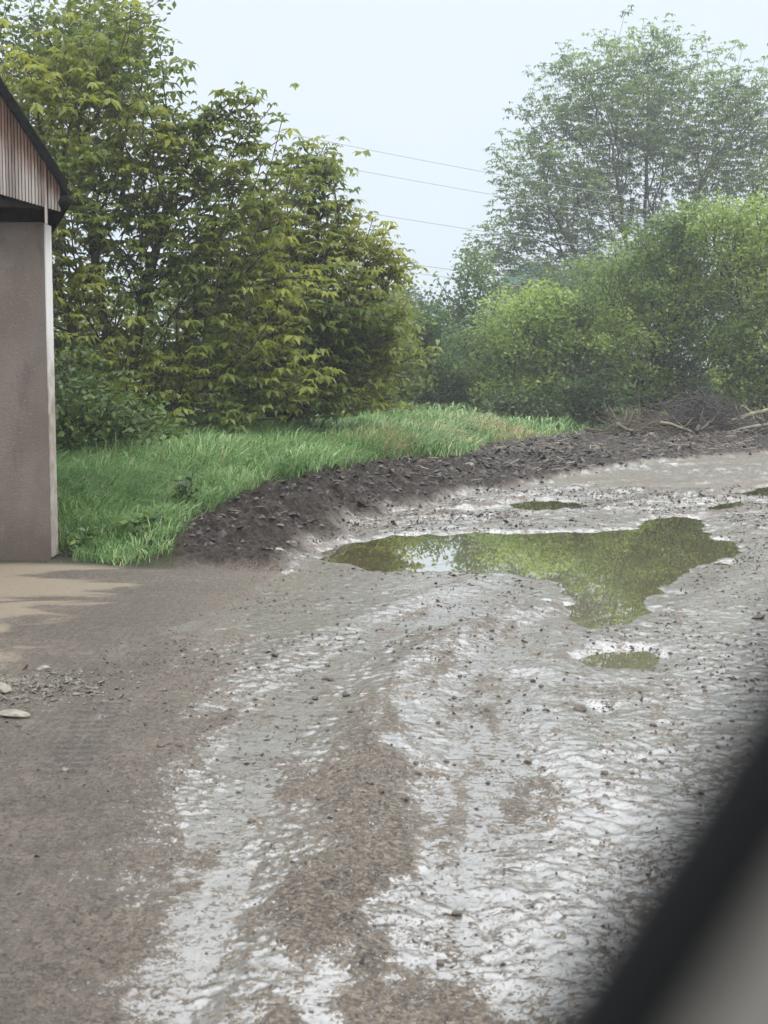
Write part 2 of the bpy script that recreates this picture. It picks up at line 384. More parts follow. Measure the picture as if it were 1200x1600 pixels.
def mud_material():
    M = Mat('wet_mud'); wetA = M.attr('wet'); drk = M.attr('soil'); grs = M.attr('grassy'); left = M.attr('smoothed'); pv = M.attr('paved')
    obj = M.tc.outputs['Object']
    stretch = M.mapping((1, .8, 1))
    big = M.noise(2.3, 3, .55, M.mapping((1, .8, 1), (0, 0, R(35))), dist=.8)
    a = M.noise(11, 3, .5, stretch, dist=.8); b = M.noise(38, 5, .65, stretch, dist=1.2); c = M.noise(120, 4, .6, obj, dist=.8)
    con = lambda n_, k: M.math('MULTIPLY', M.math('SUBTRACT', n_, .5), k)
    # height of the mud, 0..1
    h = M.math('ADD', M.math('ADD', con(big, .35), con(a, .45)), M.math('ADD', con(b, 1.05), M.math('ADD', con(c, .62), .5)))
    lvl = M.mr(wetA, 0, .8, .29, .575, smooth=False)
    diff = M.math('SUBTRACT', lvl, h)
    film = M.math('MULTIPLY', M.mr(diff, -.02, .03), M.math('SUBTRACT', 1, M.math('MULTIPLY', pv, 1.0)))   # 1 = water stands here
    spk = M.mr(M.noise(26, 6, .74, M.mapping((.6, 1.0, 1)), dist=.6), .555, .61)
    film = M.math('MULTIPLY', film, M.math('SUBTRACT', 1, M.math('MULTIPLY', spk, .9)))
    # colours
    tone = M.noise(1.3, 4, .6); tone2 = M.noise(48, 4, .65)
    dry = M.ramp(tone, [(.3, (.13, .098, .071)), (.7, (.205, .160, .120))])
    dry = M.mix(M.mr(tone2, .42, .64), dry, (.37, .31, .24))
    smooth_ = M.mix(M.mr(tone, .3, .7), (.17, .135, .104), (.25, .203, .160))
    smooth_ = M.mix(M.mr(M.noise(7, 5, .6, M.mapping((.45, 1.6, 1), (0, 0, R(8)))), .42, .62), M.mix(.35, smooth_, (.10, .08, .062)), smooth_)
    col_ = M.mix(M.math('MULTIPLY', left, .8), dry, smooth_)
    crev_shade = M.math('SUBTRACT', 1, M.mr(M.math('ADD', b, con(c, .7)), .40, .51))  # shade of the mud's crevices, put into the colour
    col_ = M.mix(M.math('MULTIPLY', crev_shade, M.mr(left, 0, 1, .95, .80)), col_, (.034, .025, .018))
    pits = M.mr(M.noise(12, 4, .7, M.mapping((.6, 1.5, 1))), .62, .70)
    col_ = M.mix(M.math('MULTIPLY', pits, .7), col_, (.05, .038, .028))
    scr = M.noise(1, 4, .6, M.mapping((34, 5, 1), (0, 0, R(-28)))); scr2 = M.mr(scr, .40, .55)
    col_ = M.mix(M.math('MULTIPLY', M.math('SUBTRACT', 1, scr2), M.math('MULTIPLY', left, .45)), col_, (.085, .066, .05))
    col_ = M.mix(M.math('MULTIPLY', spk, M.mr(wetA, .3, .7)), col_, M.mix(tone2, (.035, .027, .019), (.12, .095, .07)))
    silt = M.mix(tone2, (.10, .088, .070), (.20, .18, .15))
    col_ = M.mix(M.math('MULTIPLY', film, .8), col_, silt)
    col_ = M.mix(M.math('MULTIPLY', M.attr('tread'), .5), col_, (.045, .045, .036))
    # concrete showing through the dragged-in mud
    st = M.mapping((.55, 1.15, 1), (0, 0, R(-6)))
    s = M.noise(1.1, 6, .62, st, dist=1.1); f = M.noise(60, 4, .6); g = M.noise(190, 3, .7)
    conc = M.mix(M.mr(g, .3, .7), (.27, .21, .14), (.46, .38, .275))
    conc = M.mix(M.math('MULTIPLY', crev_shade, .35), conc, (.16, .125, .085))
    sepn = M.N.new('ShaderNodeSeparateXYZ'); M.L.new(obj, sepn.inputs[0])
    bias = M.mr(sepn.outputs['X'], -3.3, -1.55, -.14, .26, smooth=False)
    bias = M.math('ADD', bias, M.mr(sepn.outputs['Y'], 8.0, 12.8, -.02, .02, smooth=False))
    k = M.mr(M.math('ADD', M.math('ADD', s, bias), con(b, .30)), .50, .57)
    cmask = M.math('MULTIPLY', pv, M.math('SUBTRACT', 1, k))
    col_ = M.mix(cmask, col_, conc)
    soil = M.mix(M.mr(M.noise(14, 4, .6), .35, .68), (.015, .011, .008), (.062, .046, .036))
    soil = M.mix(M.mr(M.noise(60, 4, .7), .57, .72), soil, (.15, .12, .10))
    col_ = M.mix(drk, col_, soil)
    col_ = M.mix(grs, col_, M.mix(tone2, (.035, .04, .018), (.07, .07, .035)))
    rough = M.mr(film, 0, 1, .45, .22)
    rough = M.mix(M.math('MULTIPLY', M.math('MAXIMUM', left, pv), .85), rough, (.58, .58, .58))
    rough = M.mix(drk, rough, (.62, .62, .62)); rough = M.mix(grs, rough, (.8, .8, .8))
    M.set(Base_Color=col_, Roughness=rough, IOR=M.mr(film, 0, 1, 1.5, 1.9), Specular_IOR_Level=M.mr(drk, 0, 1, .5, .18))
    M.b.inputs['Coat IOR'].default_value = 2.9
    M.put(M.b.inputs['Coat Weight'], M.math('MULTIPLY', film, M.math('SUBTRACT', M.mr(left, 0, 1, 1, .45), drk, clamp=True)))
    M.b.inputs['Coat Roughness'].default_value = .23
    surf = M.math('ADD', M.math('MAXIMUM', h, lvl), M.math('MULTIPLY', M.math('ADD', M.math('MULTIPLY', b, .9), M.math('MULTIPLY', c, 1.5)), .52))
    surf = M.math('ADD', surf, M.math('MULTIPLY', left, M.math('MULTIPLY', scr, .35)))
    surf2 = M.mix(drk, surf, M.math('MULTIPLY', M.noise(17, 7, .70, dist=.9), 3.4))
    M.bump(surf2, 1.0, .024)
    return M.m
mud_m = mud_material()
def sub(name, k, mat):
    q = quads[cls == k]; u, inv = np.unique(q.ravel(), return_inverse=True)
    o = npmesh(name, V[u], [inv.reshape(-1, 4)], mat, attrs=dict(wet=wet[u], soil=dark[u]*(1-pave[u]), grassy=grass[u], smoothed=lft[u], paved=pave[u], tread=trd[u]))
    o['kind'] = 'structure'; return o
sub('muddy_road', 0, mud_m); sub('concrete_pavement', 1, mud_m); sub('soil_bank', 2, mud_m); sub('ground', 3, mud_m)

# ------------------------------------------------------------------ water
M = Mat('puddle_water')
n = M.noise(2.2, 2, .5, M.mapping((1, .5, 1)))
M.set(Base_Color=M.mix(M.noise(1.2, 3), (.125, .110, .052), (.170, .152, .082)), Roughness=.012, IOR=1.6, Coat_Weight=1.0, Coat_Roughness=.01, Coat_IOR=1.6)
M.bump(n, .02, .01)
water_m = M.m
for P, lv in zip(PUDDLES, PUD_LEVEL):
    c = P.mean(0); k = 1.0
    # water surface reaches a hand's width under the shore
    Q = []
    n_ = len(P)
    for i in range(n_):
        t = P[(i+1) % n_]-P[i-1]; nn = np.array([t[1], -t[0]])/(np.hypot(*t)+1e-9)
        if inpoly(np.array([P[i][0]+nn[0]*.02]), np.array([P[i][1]+nn[1]*.02]), P)[0]: nn = -nn
        Q.append(P[i]+nn*.38)
    me = bpy.data.meshes.new('puddle'); me.from_pydata([(q[0], q[1], lv) for q in Q], [], [tuple(range(n_))]); me.update()
    if me.polygons[0].normal.z < 0: me.flip_normals()
    me.materials.append(water_m); o = bpy.data.objects.new('puddle', me); col.objects.link(o); o['kind'] = 'structure'

# ------------------------------------------------------------------ grass
def blades(x, y, h, wdt, lean, seed):
    r = np.random.default_rng(seed); n = len(x); zz = gza(x, y)-.01
    az = r.uniform(0, 2*np.pi, n); la = az + r.normal(0, .6, n)+np.pi/2
    dirx, diry = np.cos(la), np.sin(la); wx, wy = np.cos(az)*wdt/2, np.sin(az)*wdt/2
    ln = lean*h
    base = np.stack([x, y, zz], 1)
    W = np.stack([wx, wy, np.zeros(n)], 1)
    mid = base + np.stack([dirx*ln*.28, diry*ln*.28, h*.55], 1)
    tip = base + np.stack([dirx*ln, diry*ln, h*(1-.25*lean)], 1)
    m2 = base + np.stack([dirx*ln*.62, diry*ln*.62, h*(.88-.1*lean)], 1)
    v = np.stack([base-W, base+W, mid+W*.85, mid-W*.85, m2+W*.55, m2-W*.55, tip], 1).reshape(-1, 3)
    b = np.arange(n)*7
    q = np.concatenate([np.stack([b, b+1, b+2, b+3], 1), np.stack([b+3, b+2, b+4, b+5], 1)]); t = np.stack([b+5, b+4, b+6], 1)
    return v, q, t
def scatter(n, x0, x1, y0, y1, seed):
    r = np.random.default_rng(seed); return r.uniform(x0, x1, n), r.uniform(y0, y1, n), r
GV = []; GQ = []; GT = []; GA = []; off = 0
for (n, x0, x1, y0, y1, hs, ws, sd_) in ((62000, -5.2, 1.6, 12.6, 17.5, .40, .010, 1), (62000, -8, 3, 17.5, 25, .50, .015, 2),
                                     (60000, -14, 7, 25, 40, .50, .026, 3), (46000, -24, 26, 38, 66, .50, .05, 4), (22000, -22, -5.2, 12.8, 26, .4, .02, 5)):
    x, y, r = scatter(n, x0, x1, y0, y1, sd_)
    dg = sdf(x, y, GRASS)+(fbm(x*1.3, y*1.3, 31, 3)-.5)*.35
    clump = fbm(x*1.4, y*1.4, 91, 3); patch = fbm(x*.45, y*.45, 95, 2)
    keep = (dg < .02-.22*(clump-.3)) & (r.uniform(0, 1, len(x)) < np.clip((clump-.18)*2.6, .12, 1))
    # not through the carport wall
    keep &= ~((x < -2.9) & (y < 13.45))
    x, y, dg, clump, patch = x[keep], y[keep], dg[keep], clump[keep], patch[keep]
    edge = np.clip(-dg/1.2, 0, 1)
    h = 1.45*hs*(.30+.85*edge*(.55+.9*clump)+.12*np.random.default_rng(sd_).uniform(-1, 1, len(x)))
    h = h*np.interp(y, [12.8, 13.6, 15.5, 36, 42, 70], [.55, .75, 1.0, .85, .6, .6])
    v, q, t = blades(x, y, h, ws*(.7+.6*np.random.default_rng(sd_+9).uniform(0, 1, len(x))), np.random.default_rng(sd_+5).uniform(.2, 1.5, len(x)), sd_)
    dryp = sstep(.60, .72, patch)*sstep(.75, .2, edge)*sstep(19, 24, y)
    var = np.clip(.20+.6*fbm(x*2, y*2, 97, 2)*np.random.default_rng(sd_+3).uniform(.1, 1.9, len(x))+.12*sstep(30, 45, y), 0, .8)
    dr = np.maximum(dryp, np.random.default_rng(sd_+4).uniform(0, 1, len(x))**22)
    var = np.where(dr > .5, .85+.15*dr, var)
    for cx, cy, rad_ in ((*gnd(590, 745), .8), (*gnd(700, 705), 1.7), (*gnd(800, 690), 2.0), (*gnd(612, 735), .7)):
        inn = np.exp(-((x-cx)**2+(y-cy)**2)/rad_**2) > np.random.default_rng(8).uniform(.3, 1.2, len(x)); var = np.where(inn, np.random.default_rng(8).uniform(.82, 1, len(x)), var)
    GV.append(v); GQ.append(q+off); GT.append(t+off); GA.append(np.repeat(var, 7)); off += len(v)
M = Mat('grass_blade'); v_ = M.attr('leafvar')
cg = M.ramp(v_, [(0, (.045, .105, .025)), (.35, (.095, .20, .050)), (.62, (.20, .34, .11)), (.80, (.36, .48, .22)), (.84, (.36, .30, .14)), (1, (.50, .40, .22))])
M.set(Base_Color=cg, Roughness=.42); t_ = M.N.new('ShaderNodeBsdfTranslucent'); M.L.new(cg, t_.inputs[0])
ms = M.N.new('ShaderNodeMixShader'); ms.inputs[0].default_value = .3
M.L.new(M.b.outputs[0], ms.inputs[1]); M.L.new(t_.outputs[0], ms.inputs[2]); M.L.new(ms.outputs[0], M.out().inputs[0])
grass_m = M.m
go = npmesh('grass', np.concatenate(GV), [np.concatenate(GQ), np.concatenate(GT)], grass_m, attrs=dict(leafvar=np.concatenate(GA)))
tag(go, 'tall lush green grass on the verge between the soil bank and the trees', 'grass', kind='stuff')

# ------------------------------------------------------------------ trees
def skeleton(base, blobs, n, stems, seed, bf=.35, lift=.0, extra=()):
    """points filling the crown, joined into one branching tree (short links, short paths to the root)"""
    r = np.random.default_rng(seed)
    vol = np.array([b[3]*b[4]*b[5] for b in blobs])**.8; cnt = r.multinomial(n, vol/vol.sum())
    P = []
    for b, c in zip(blobs, cnt):
        d = r.normal(size=(c, 3)); d /= np.linalg.norm(d, axis=1)[:, None]
        rad = r.uniform(0, 1, c)**(.42)
        an_ = np.arctan2(d[:, 2], d[:, 0])
        rad = rad*(.62+.72*fbm(an_*2.2+b[0]*3.1+20, d[:, 1]*1.6+b[2]*2.3+9, seed+5, 3)*1.05)
        P.append(np.array(b[:3])+d*rad[:, None]*np.array(b[3:6]))
    for b, c in zip(blobs, cnt):
        c = max(3, c//9) if not len(extra) else 0
        d = r.normal(size=(c, 3)); d[:, 2] = np.abs(d[:, 2])+.25; d /= np.linalg.norm(d, axis=1)[:, None]
        if c: P.append(np.array(b[:3])+d*r.uniform(.95, 1.45, c)[:, None]*np.array(b[3:6]))
    if len(extra): P.append(np.array(extra))
    P = np.concatenate(P); P = P[P[:, 2] > .35]
    nodes = [np.array(base, float)]; par = [-1]; plen = [0.0]
    # stems rise from the base
    cz = np.average([b[2] for b in blobs], weights=vol); top = max(b[2]+b[5] for b in blobs)
    for s in stems:
        p = 0
        tgt = np.array(s, float); prev = nodes[0]; k = max(3, int(np.linalg.norm(tgt-prev)/.7))
        for i in range(1, k+1):
            t = i/k; q = nodes[0]*(1-t)+tgt*t; q = q+np.array([0, 0, (t-t*t)*.35*np.linalg.norm(tgt-nodes[0])*.5])+r.normal(0, .05, 3)*t
            nodes.append(q); par.append(p); plen.append(plen[p]+np.linalg.norm(q-nodes[p])); p = len(nodes)-1
    order = np.argsort(np.min(np.linalg.norm(P[:, None, :]-np.array(nodes)[None, ::2, :], axis=2), axis=1)+r.uniform(0, .3, len(P)))
    cap = len(nodes)+len(P)*6; A = np.zeros((cap, 3)); PL = np.zeros(cap); m = len(nodes)
    A[:m] = nodes; PL[:m] = plen
    for i in order:
        d = np.linalg.norm(A[:m]-P[i], axis=1)
        up = np.maximum(0, A[:m, 2]-P[i][2])
        cost = d+bf*PL[:m]+.5*up*(d > .01)
        j = int(np.argmin(cost)); dist = d[j]
        k = min(4, max(1, int(dist/.45))); p = j; a0 = A[j].copy()
        for q in range(1, k+1):
            t = q/k; pt = a0*(1-t)+P[i]*t
            pt = pt+np.array([0, 0, lift*dist*(t*t-t)])
            if q < k: pt = pt+r.normal(0, .035*dist, 3)
            A[m] = pt; PL[m] = PL[p]+dist/k; par.append(p); p = m; m += 1
    A = A[:m]; par = np.array(par)
    # smoothing
    nch = np.bincount(par[1:], minlength=m)
    for _ in range(2):
        s = np.zeros((m, 3)); np.add.at(s, par[1:], A[1:])
        ch = np.where(nch[:, None] > 0, s/np.maximum(nch, 1)[:, None], A)
        B = A*.5+.25*A[np.maximum(par, 0)]+.25*ch
        B[0] = A[0]; B[nch == 0] = A[nch == 0]; A = B
    # radii by the pipe model
    w_ = np.where(nch == 0, 1.0, 0.0)
    for i in range(m-1, 0, -1): w_[par[i]] += w_[i]
    return A, par, nch, w_
def tubes(A, par, rad, thick):
    Vs = []; Qs = []; off = 0
    idx = np.arange(1, len(A))
    for lo, hi, k in ((thick, 9, 7), (0, thick, 3)):
        s = idx[(rad[idx] >= lo) & (rad[idx] < hi)]
        if not len(s): continue
        a = A[par[s]]; b = A[s]; r1 = rad[s]; r0 = np.minimum(rad[par[s]], r1*1.35)
        t = b-a; ln = np.linalg.norm(t, axis=1)[:, None]+1e-6; t = t/ln; a = a-t*r0[:, None]*.3
        ref = np.where(np.abs(t[:, 2:3]) < .9, [[0, 0, 1.]], [[1., 0, 0]])
        u = np.cross(t, ref); u /= np.linalg.norm(u, axis=1)[:, None]; w2 = np.cross(t, u)
        an = np.arange(k)*2*np.pi/k
        ring = u[:, None, :]*np.cos(an)[None, :, None]+w2[:, None, :]*np.sin(an)[None, :, None]
        v = np.concatenate([a[:, None, :]+ring*r0[:, None, None], b[:, None, :]+ring*r1[:, None, None]], 1)
        Vs.append(v.reshape(-1, 3)); bs = off+np.arange(len(s))*2*k
        for i in range(k):
            j = (i+1) % k; Qs.append(np.stack([bs+i, bs+j, bs+k+j, bs+k+i], 1))
        off += len(s)*2*k
    return np.concatenate(Vs), np.concatenate(Qs)
def leaves_compound(pos, size, r, nl=6, var=None, droop=.75):
    """rosette of drooping leaflets at every position"""
    n = len(pos); az0 = r.uniform(0, 2*np.pi, n)
    Vs = []; va = []
    tilt = r.normal(0, .95, (n, 2))
    for k in range(nl):
        az = az0+k*2*np.pi/nl+r.normal(0, .28, n); ln = size*r.uniform(.7, 1.1, n)
        dr = droop*r.uniform(.45, 1.35, n)
        d1 = np.stack([np.cos(az), np.sin(az), .35-dr*.35+tilt[:, 0]*.5], 1); d2 = np.stack([np.cos(az)*.8, np.sin(az)*.8, -dr*1.15+tilt[:, 1]*.3], 1)
        d1 /= np.linalg.norm(d1, axis=1)[:, None]; d2 /= np.linalg.norm(d2, axis=1)[:, None]
        sd = np.stack([-np.sin(az), np.cos(az), r.normal(0, .35, n)], 1)
        b = pos; m_ = b+d1*(ln*.5)[:, None]; tip = m_+d2*(ln*.55)[:, None]
        wv = sd*(ln*.17)[:, None]
        Vs.append(np.stack([b, m_+wv, tip, m_-wv], 1)); va.append(np.clip(var+r.normal(0, .06, n), 0, 1))
    v = np.concatenate(Vs).reshape(-1, 3); b = np.arange(n*nl)*4
    t = np.concatenate([np.stack([b, b+1, b+3], 1), np.stack([b+1, b+2, b+3], 1)])
    return v, t, np.repeat(np.concatenate(va), 4)
def leaves_simple(pos, size, r, var):
    n = len(pos); d = r.normal(size=(n, 3)); d[:, 2] = d[:, 2]*.5-.35; d /= np.linalg.norm(d, axis=1)[:, None]
    s = np.cross(d, r.normal(size=(n, 3))*[.5, .5, 1]+[0, 0, .8]); s /= np.linalg.norm(s, axis=1)[:, None]
    ln = size*r.uniform(.6, 1.2, n); nrm = np.cross(d, s)
    m_ = pos+d*(ln*.45)[:, None]
    v = np.stack([pos, m_+s*(ln*.3)[:, None]+nrm*(ln*.06)[:, None], pos+d*ln[:, None], m_-s*(ln*.3)[:, None]+nrm*(ln*.06)[:, None]], 1).reshape(-1, 3)
    b = np.arange(n)*4
    return v, np.stack([b, b+1, b+2, b+3], 1), np.repeat(var, 4)

def make_tree(name, label, cat, base, blobs, n, stems, leafm, bark, seed, kind='simple', size=.1, per=5, spread=.2,
              tipr=.004, expo=2.3, maxr=.2, bf=.35, group=None, nl=6, shoots=0, weed=None, droop=.75, lift=.15, var0=.5, extra=()):
    base = Vector(base); base.z = gz(base.x, base.y)-.05
    r = np.random.default_rng(seed+100)
    A, par, nch, w_ = skeleton(tuple(base), blobs, n, stems, seed, bf, lift, extra)
    rad = np.minimum(tipr*w_**(1/expo), maxr)
    root = empty(name, base)
    v, q = tubes(A, par, rad, tipr*3.2)
    o = npmesh('trunk', v-np.array(base), [q], bark, root)
    # leaves on the thin wood
    lim = tipr*2.1; thin = np.where((rad < lim))[0]; thin = thin[thin > 0]
    tips = np.where(nch == 0)[0]
    big = fbm(A[:, 0]*.9+A[:, 1]*.5, A[:, 2]*.9, seed, 2)
    if kind == 'simple':      # leaves sit in tufts at the ends of the twigs
        istip = nch[thin] == 0; reps = np.where(istip, r.poisson(per*1.7*r.uniform(.2, 1.9, len(thin))), r.poisson(per*.22, len(thin)))
    else: reps = r.poisson(per, len(thin))
    src = np.repeat(thin, reps)
    t = r.uniform(0, 1, len(src))[:, None]; pos = A[src]*t+A[par[src]]*(1-t)+r.normal(0, spread, (len(src), 3))*[1, 1, .75]
    if weed is not None: 
        kk = weed(pos); pos, src = pos[kk], src[kk]
    pos = np.concatenate([pos, A[tips]]); src = np.concatenate([src, tips])
    ok = pos[:, 2] > base.z+.12; pos, src = pos[ok], src[ok]
    var = np.clip(var0+(big[src]-.5)*1.5+r.normal(0, .15, len(pos)), 0, 1)
    if kind == 'compound':
        v, f, va = leaves_compound(pos, size*r.uniform(.45, 1.2, len(pos)), r, nl, var, droop)
    else:
        v, f, va = leaves_simple(pos, np.full(len(pos), size), r, var)
    npmesh('crown', v-np.array(base), [f], leafm, root, attrs=dict(leafvar=va), smooth=False)
    tag(root, label, cat, group); return root

lm_walnut = leaf_mat('leaf_yellow_green', (.07, .115, .018), (.145, .185, .032), (.26, .29, .050), .46)
lm_olive = leaf_mat('leaf_olive', (.055, .095, .016), (.14, .185, .030), (.24, .28, .050), .42)
lm_fresh = leaf_mat('leaf_fresh', (.060, .115, .026), (.19, .285, .062), (.35, .44, .12), .48)
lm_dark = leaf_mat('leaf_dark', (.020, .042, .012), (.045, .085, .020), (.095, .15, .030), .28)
lm_mid = leaf_mat('leaf_mid', (.035, .080, .026), (.095, .165, .048), (.20, .28, .080), .40)
lm_grey = leaf_mat('leaf_greygreen', (.065, .11, .04), (.15, .225, .075), (.24, .33, .12), .5)
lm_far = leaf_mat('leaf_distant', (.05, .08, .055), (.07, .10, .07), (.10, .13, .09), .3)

def blob(px, py, Y, rx, ry, rz=None, depth=None):
    """crown lobe: centre by pixel and distance, radii in photo pixels"""
    p = at(px, py, Y); s = Y/F_PX
    return (p.x, p.y, p.z, rx*s, depth if depth else max(rx, ry)*s*.9, ry*s)
def P3(px, py, Y): return tuple(at(px, py, Y))

def EX(l, Y): return [tuple(at(px, py, Y+random.uniform(-.5, .5))) for px, py in l]
# the big yellow-green tree on the left
Y = 25
make_tree('walnut_tree', 'large yellow-green tree with drooping leaf clusters rising right behind the carport', 'tree', at(185, 720, Y),
    [blob(150, 190, Y, 140, 110), blob(90, 330, Y, 190, 150), blob(250, 300, Y, 140, 150), blob(330, 300, Y, 110, 130), blob(200, 480, Y, 210, 120),
     blob(380, 430, Y-.6, 130, 130), blob(140, 590, Y-1.2, 170, 60), blob(-80, 250, Y, 160, 220), blob(330, 560, Y-.8, 150, 55), blob(-60, 520, Y, 170, 120),
     blob(290, 220, Y, 45, 60), blob(385, 190, Y, 50, 55), blob(430, 280, Y, 80, 80), blob(75, 110, Y, 90, 70), blob(250, 640, Y-1, 200, 42), blob(450, 590, Y-.8, 90, 45), blob(180, 100, Y, 90, 70)],
    2700, [P3(140, 330, Y), P3(260, 300, Y), P3(350, 430, Y-.4), P3(60, 380, Y), P3(-40, 330, Y+.5), P3(330, 600, Y-.8)],
    lm_walnut, bark_dark, 11, 'compound', size=.255, per=2.2, spread=.25, tipr=.0085, expo=2.25, maxr=.15, nl=6, lift=.25, extra=EX([(290,92),(253,60),(82,20),(345,150),(360,150),(375,140),(400,150),(378,190),(425,165),(410,205),(300,190),(330,180),(305,215),(225,25),(205,5),(440,190),(395,240)], 25))
Y = 28
make_tree('walnut_tree', 'broad green tree over the grass, its drooping leaves ending at the gap of sky', 'tree', at(430, 715, Y),
    [blob(500, 290, Y, 48, 65), blob(525, 380, Y, 75, 65), blob(480, 620, Y, 130, 35), blob(590, 540, Y, 60, 70), blob(450, 360, Y, 90, 80), blob(560, 420, Y, 70, 55), blob(480, 500, Y-.5, 150, 90),
     blob(420, 580, Y, 150, 55), blob(605, 415, Y, 36, 36), blob(550, 560, Y, 80, 60), blob(400, 450, Y, 120, 110), blob(480, 245, Y, 20, 25)],
    1900, [P3(480, 430, Y), P3(560, 470, Y-.3), P3(400, 480, Y), P3(500, 360, Y)],
    lm_walnut, bark_dark, 12, 'compound', size=.255, per=2.2, spread=.25, tipr=.0085, expo=2.25, maxr=.13, nl=6, lift=.25, var0=.42, extra=EX([(490,222),(500,245),(470,225),(455,250),(500,262),(440,265),(540,345),(555,350),(600,350),(605,370),(645,408),(652,415),(630,420),(520,300),(480,290),(530,330),(575,380)], 28))
Y = 33
make_tree('cherry_tree', 'dark green tree whose top sticks out above the yellow-green tree in the upper left corner', 'tree', at(60, 700, Y),
    [blob(120, 80, Y, 120, 70), blob(60, 160, Y, 150, 110), blob(190, 130, Y, 70, 90), blob(170, 25, Y, 70, 45), blob(-30, 60, Y, 60, 60), blob(60, 250, Y, 120, 60)],
    900, [P3(120, 200, Y), P3(60, 250, Y), P3(0, 200, Y)], lm_olive, bark_grey, 13, 'simple', size=.20, per=9, spread=.24, tipr=.008, maxr=.18, var0=.35)
Y = 19
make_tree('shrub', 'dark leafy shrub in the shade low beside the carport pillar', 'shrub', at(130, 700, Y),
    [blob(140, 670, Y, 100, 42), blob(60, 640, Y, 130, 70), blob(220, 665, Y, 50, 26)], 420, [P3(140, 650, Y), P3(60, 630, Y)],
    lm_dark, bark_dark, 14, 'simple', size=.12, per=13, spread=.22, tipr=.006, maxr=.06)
Y = 38
make_tree('maple_tree', 'olive bushy tree between the leaning tree and the gap of sky', 'tree', at(520, 690, Y),
    [blob(570, 520, Y, 80, 90), blob(470, 530, Y, 110, 80), blob(590, 600, Y, 60, 60), blob(420, 560, Y, 140, 110), blob(600, 520, Y, 45, 90), blob(520, 610, Y, 120, 50)],
    1100, [P3(540, 560, Y), P3(470, 560, Y), P3(590, 600, Y)], lm_olive, bark_grey, 15, 'simple', size=.19, per=14, spread=.32, tipr=.008, maxr=.13)
Y = 36
make_tree('maple_tree', 'olive tree seen through the branches behind the walnut trunks on the left', 'tree', at(220, 690, Y),
    [blob(200, 540, Y, 190, 100), blob(330, 570, Y, 150, 70), blob(80, 580, Y, 140, 90), blob(330, 470, Y, 60, 50)],
    900, [P3(200, 500, Y), P3(320, 540, Y), P3(90, 540, Y)], lm_olive, bark_grey, 16, 'simple', size=.19, per=12, spread=.34, tipr=.008, maxr=.13, var0=.4)
Y = 48
make_tree('shrub', 'low mid-green bush under the gap of sky, at the back of the grass', 'shrub', at(640, 655, Y),
    [blob(625, 590, Y, 60, 60), blob(680, 600, Y, 60, 50), blob(650, 520, Y, 40, 55), blob(560, 600, Y, 60, 55)], 900, [P3(630, 600, Y), P3(680, 600, Y)],
    lm_mid, bark_grey, 17, 'simple', size=.155, per=24, spread=.21, tipr=.010, maxr=.1, var0=.35)
Y = 56
make_tree('elder_tree', 'thin dark see-through tree standing in the gap, left of the house wall', 'tree', at(720, 640, Y),
    [blob(715, 480, Y, 45, 45), blob(750, 455, Y, 40, 45), blob(700, 540, Y, 60, 50), blob(760, 530, Y, 50, 50), blob(735, 420, Y, 25, 30), blob(650, 500, Y, 28, 35)], 800,
    [P3(720, 520, Y), P3(745, 480, Y), P3(670, 530, Y)], lm_mid, bark_grey, 18, 'simple', size=.21, per=5, spread=.26, tipr=.011, maxr=.12, var0=.3)
Y = 50
make_tree('shrub', 'dense bush with bright green top left of the dark thicket', 'shrub', at(760, 660, Y),
    [blob(730, 610, Y, 65, 50), blob(790, 560, Y, 60, 80), blob(700, 570, Y, 45, 45)], 900, [P3(730, 600, Y), P3(790, 600, Y)],
    lm_mid, bark_grey, 19, 'simple', size=.155, per=19, spread=.21, tipr=.010, maxr=.1, var0=.5)
Y = 47
make_tree('maple_tree', 'rounded bright green tree, dark at its foot, in front of the house wall', 'tree', at(860, 668, Y),
    [blob(850, 520, Y, 90, 60), blob(800, 570, Y, 60, 60), blob(900, 570, Y, 80, 90), blob(840, 620, Y, 90, 45), blob(850, 480, Y, 40, 30), blob(905, 500, Y, 40, 40)], 1500,
    [P3(850, 560, Y), P3(900, 560, Y), P3(800, 600, Y)], lm_fresh, bark_grey, 20, 'simple', size=.155, per=19, spread=.21, tipr=.010, maxr=.13, var0=.38)
Y = 45
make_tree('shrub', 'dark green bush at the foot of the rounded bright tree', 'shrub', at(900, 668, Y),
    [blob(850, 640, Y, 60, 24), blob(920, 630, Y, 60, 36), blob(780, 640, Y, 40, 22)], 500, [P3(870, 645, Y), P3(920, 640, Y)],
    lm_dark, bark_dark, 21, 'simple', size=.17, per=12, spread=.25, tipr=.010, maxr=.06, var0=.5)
Y = 48
make_tree('maple_tree', 'tall yellowish-green young tree behind the brushwood pile', 'tree', at(1010, 668, Y),
    [blob(1000, 500, Y, 90, 100), blob(1060, 440, Y, 80, 90), blob(960, 540, Y, 60, 70), blob(1020, 600, Y, 90, 40), blob(1030, 400, Y, 45, 40), blob(1100, 540, Y, 70, 90), blob(1070, 360, Y, 45, 45)], 2100,
    [P3(1000, 560, Y), P3(1060, 500, Y), P3(1040, 440, Y), P3(1110, 540, Y)], lm_fresh, bark_dark, 22, 'simple', size=.155, per=19, spread=.20, tipr=.010, maxr=.14, var0=.5)
Y = 46
make_tree('maple_tree', 'yellow-green tree cut off by the right edge above the fallen log', 'tree', at(1190, 665, Y),
    [blob(1180, 430, Y, 70, 100), blob(1220, 540, Y, 90, 90), blob(1150, 560, Y, 50, 60), blob(1130, 360, Y, 50, 50), blob(1250, 400, Y, 90, 100), blob(1180, 610, Y, 60, 40)], 1700,
    [P3(1180, 520, Y), P3(1220, 480, Y), P3(1150, 450, Y)], lm_fresh, bark_dark, 23, 'simple', size=.155, per=19, spread=.20, tipr=.010, maxr=.14, var0=.62)
Y = 54
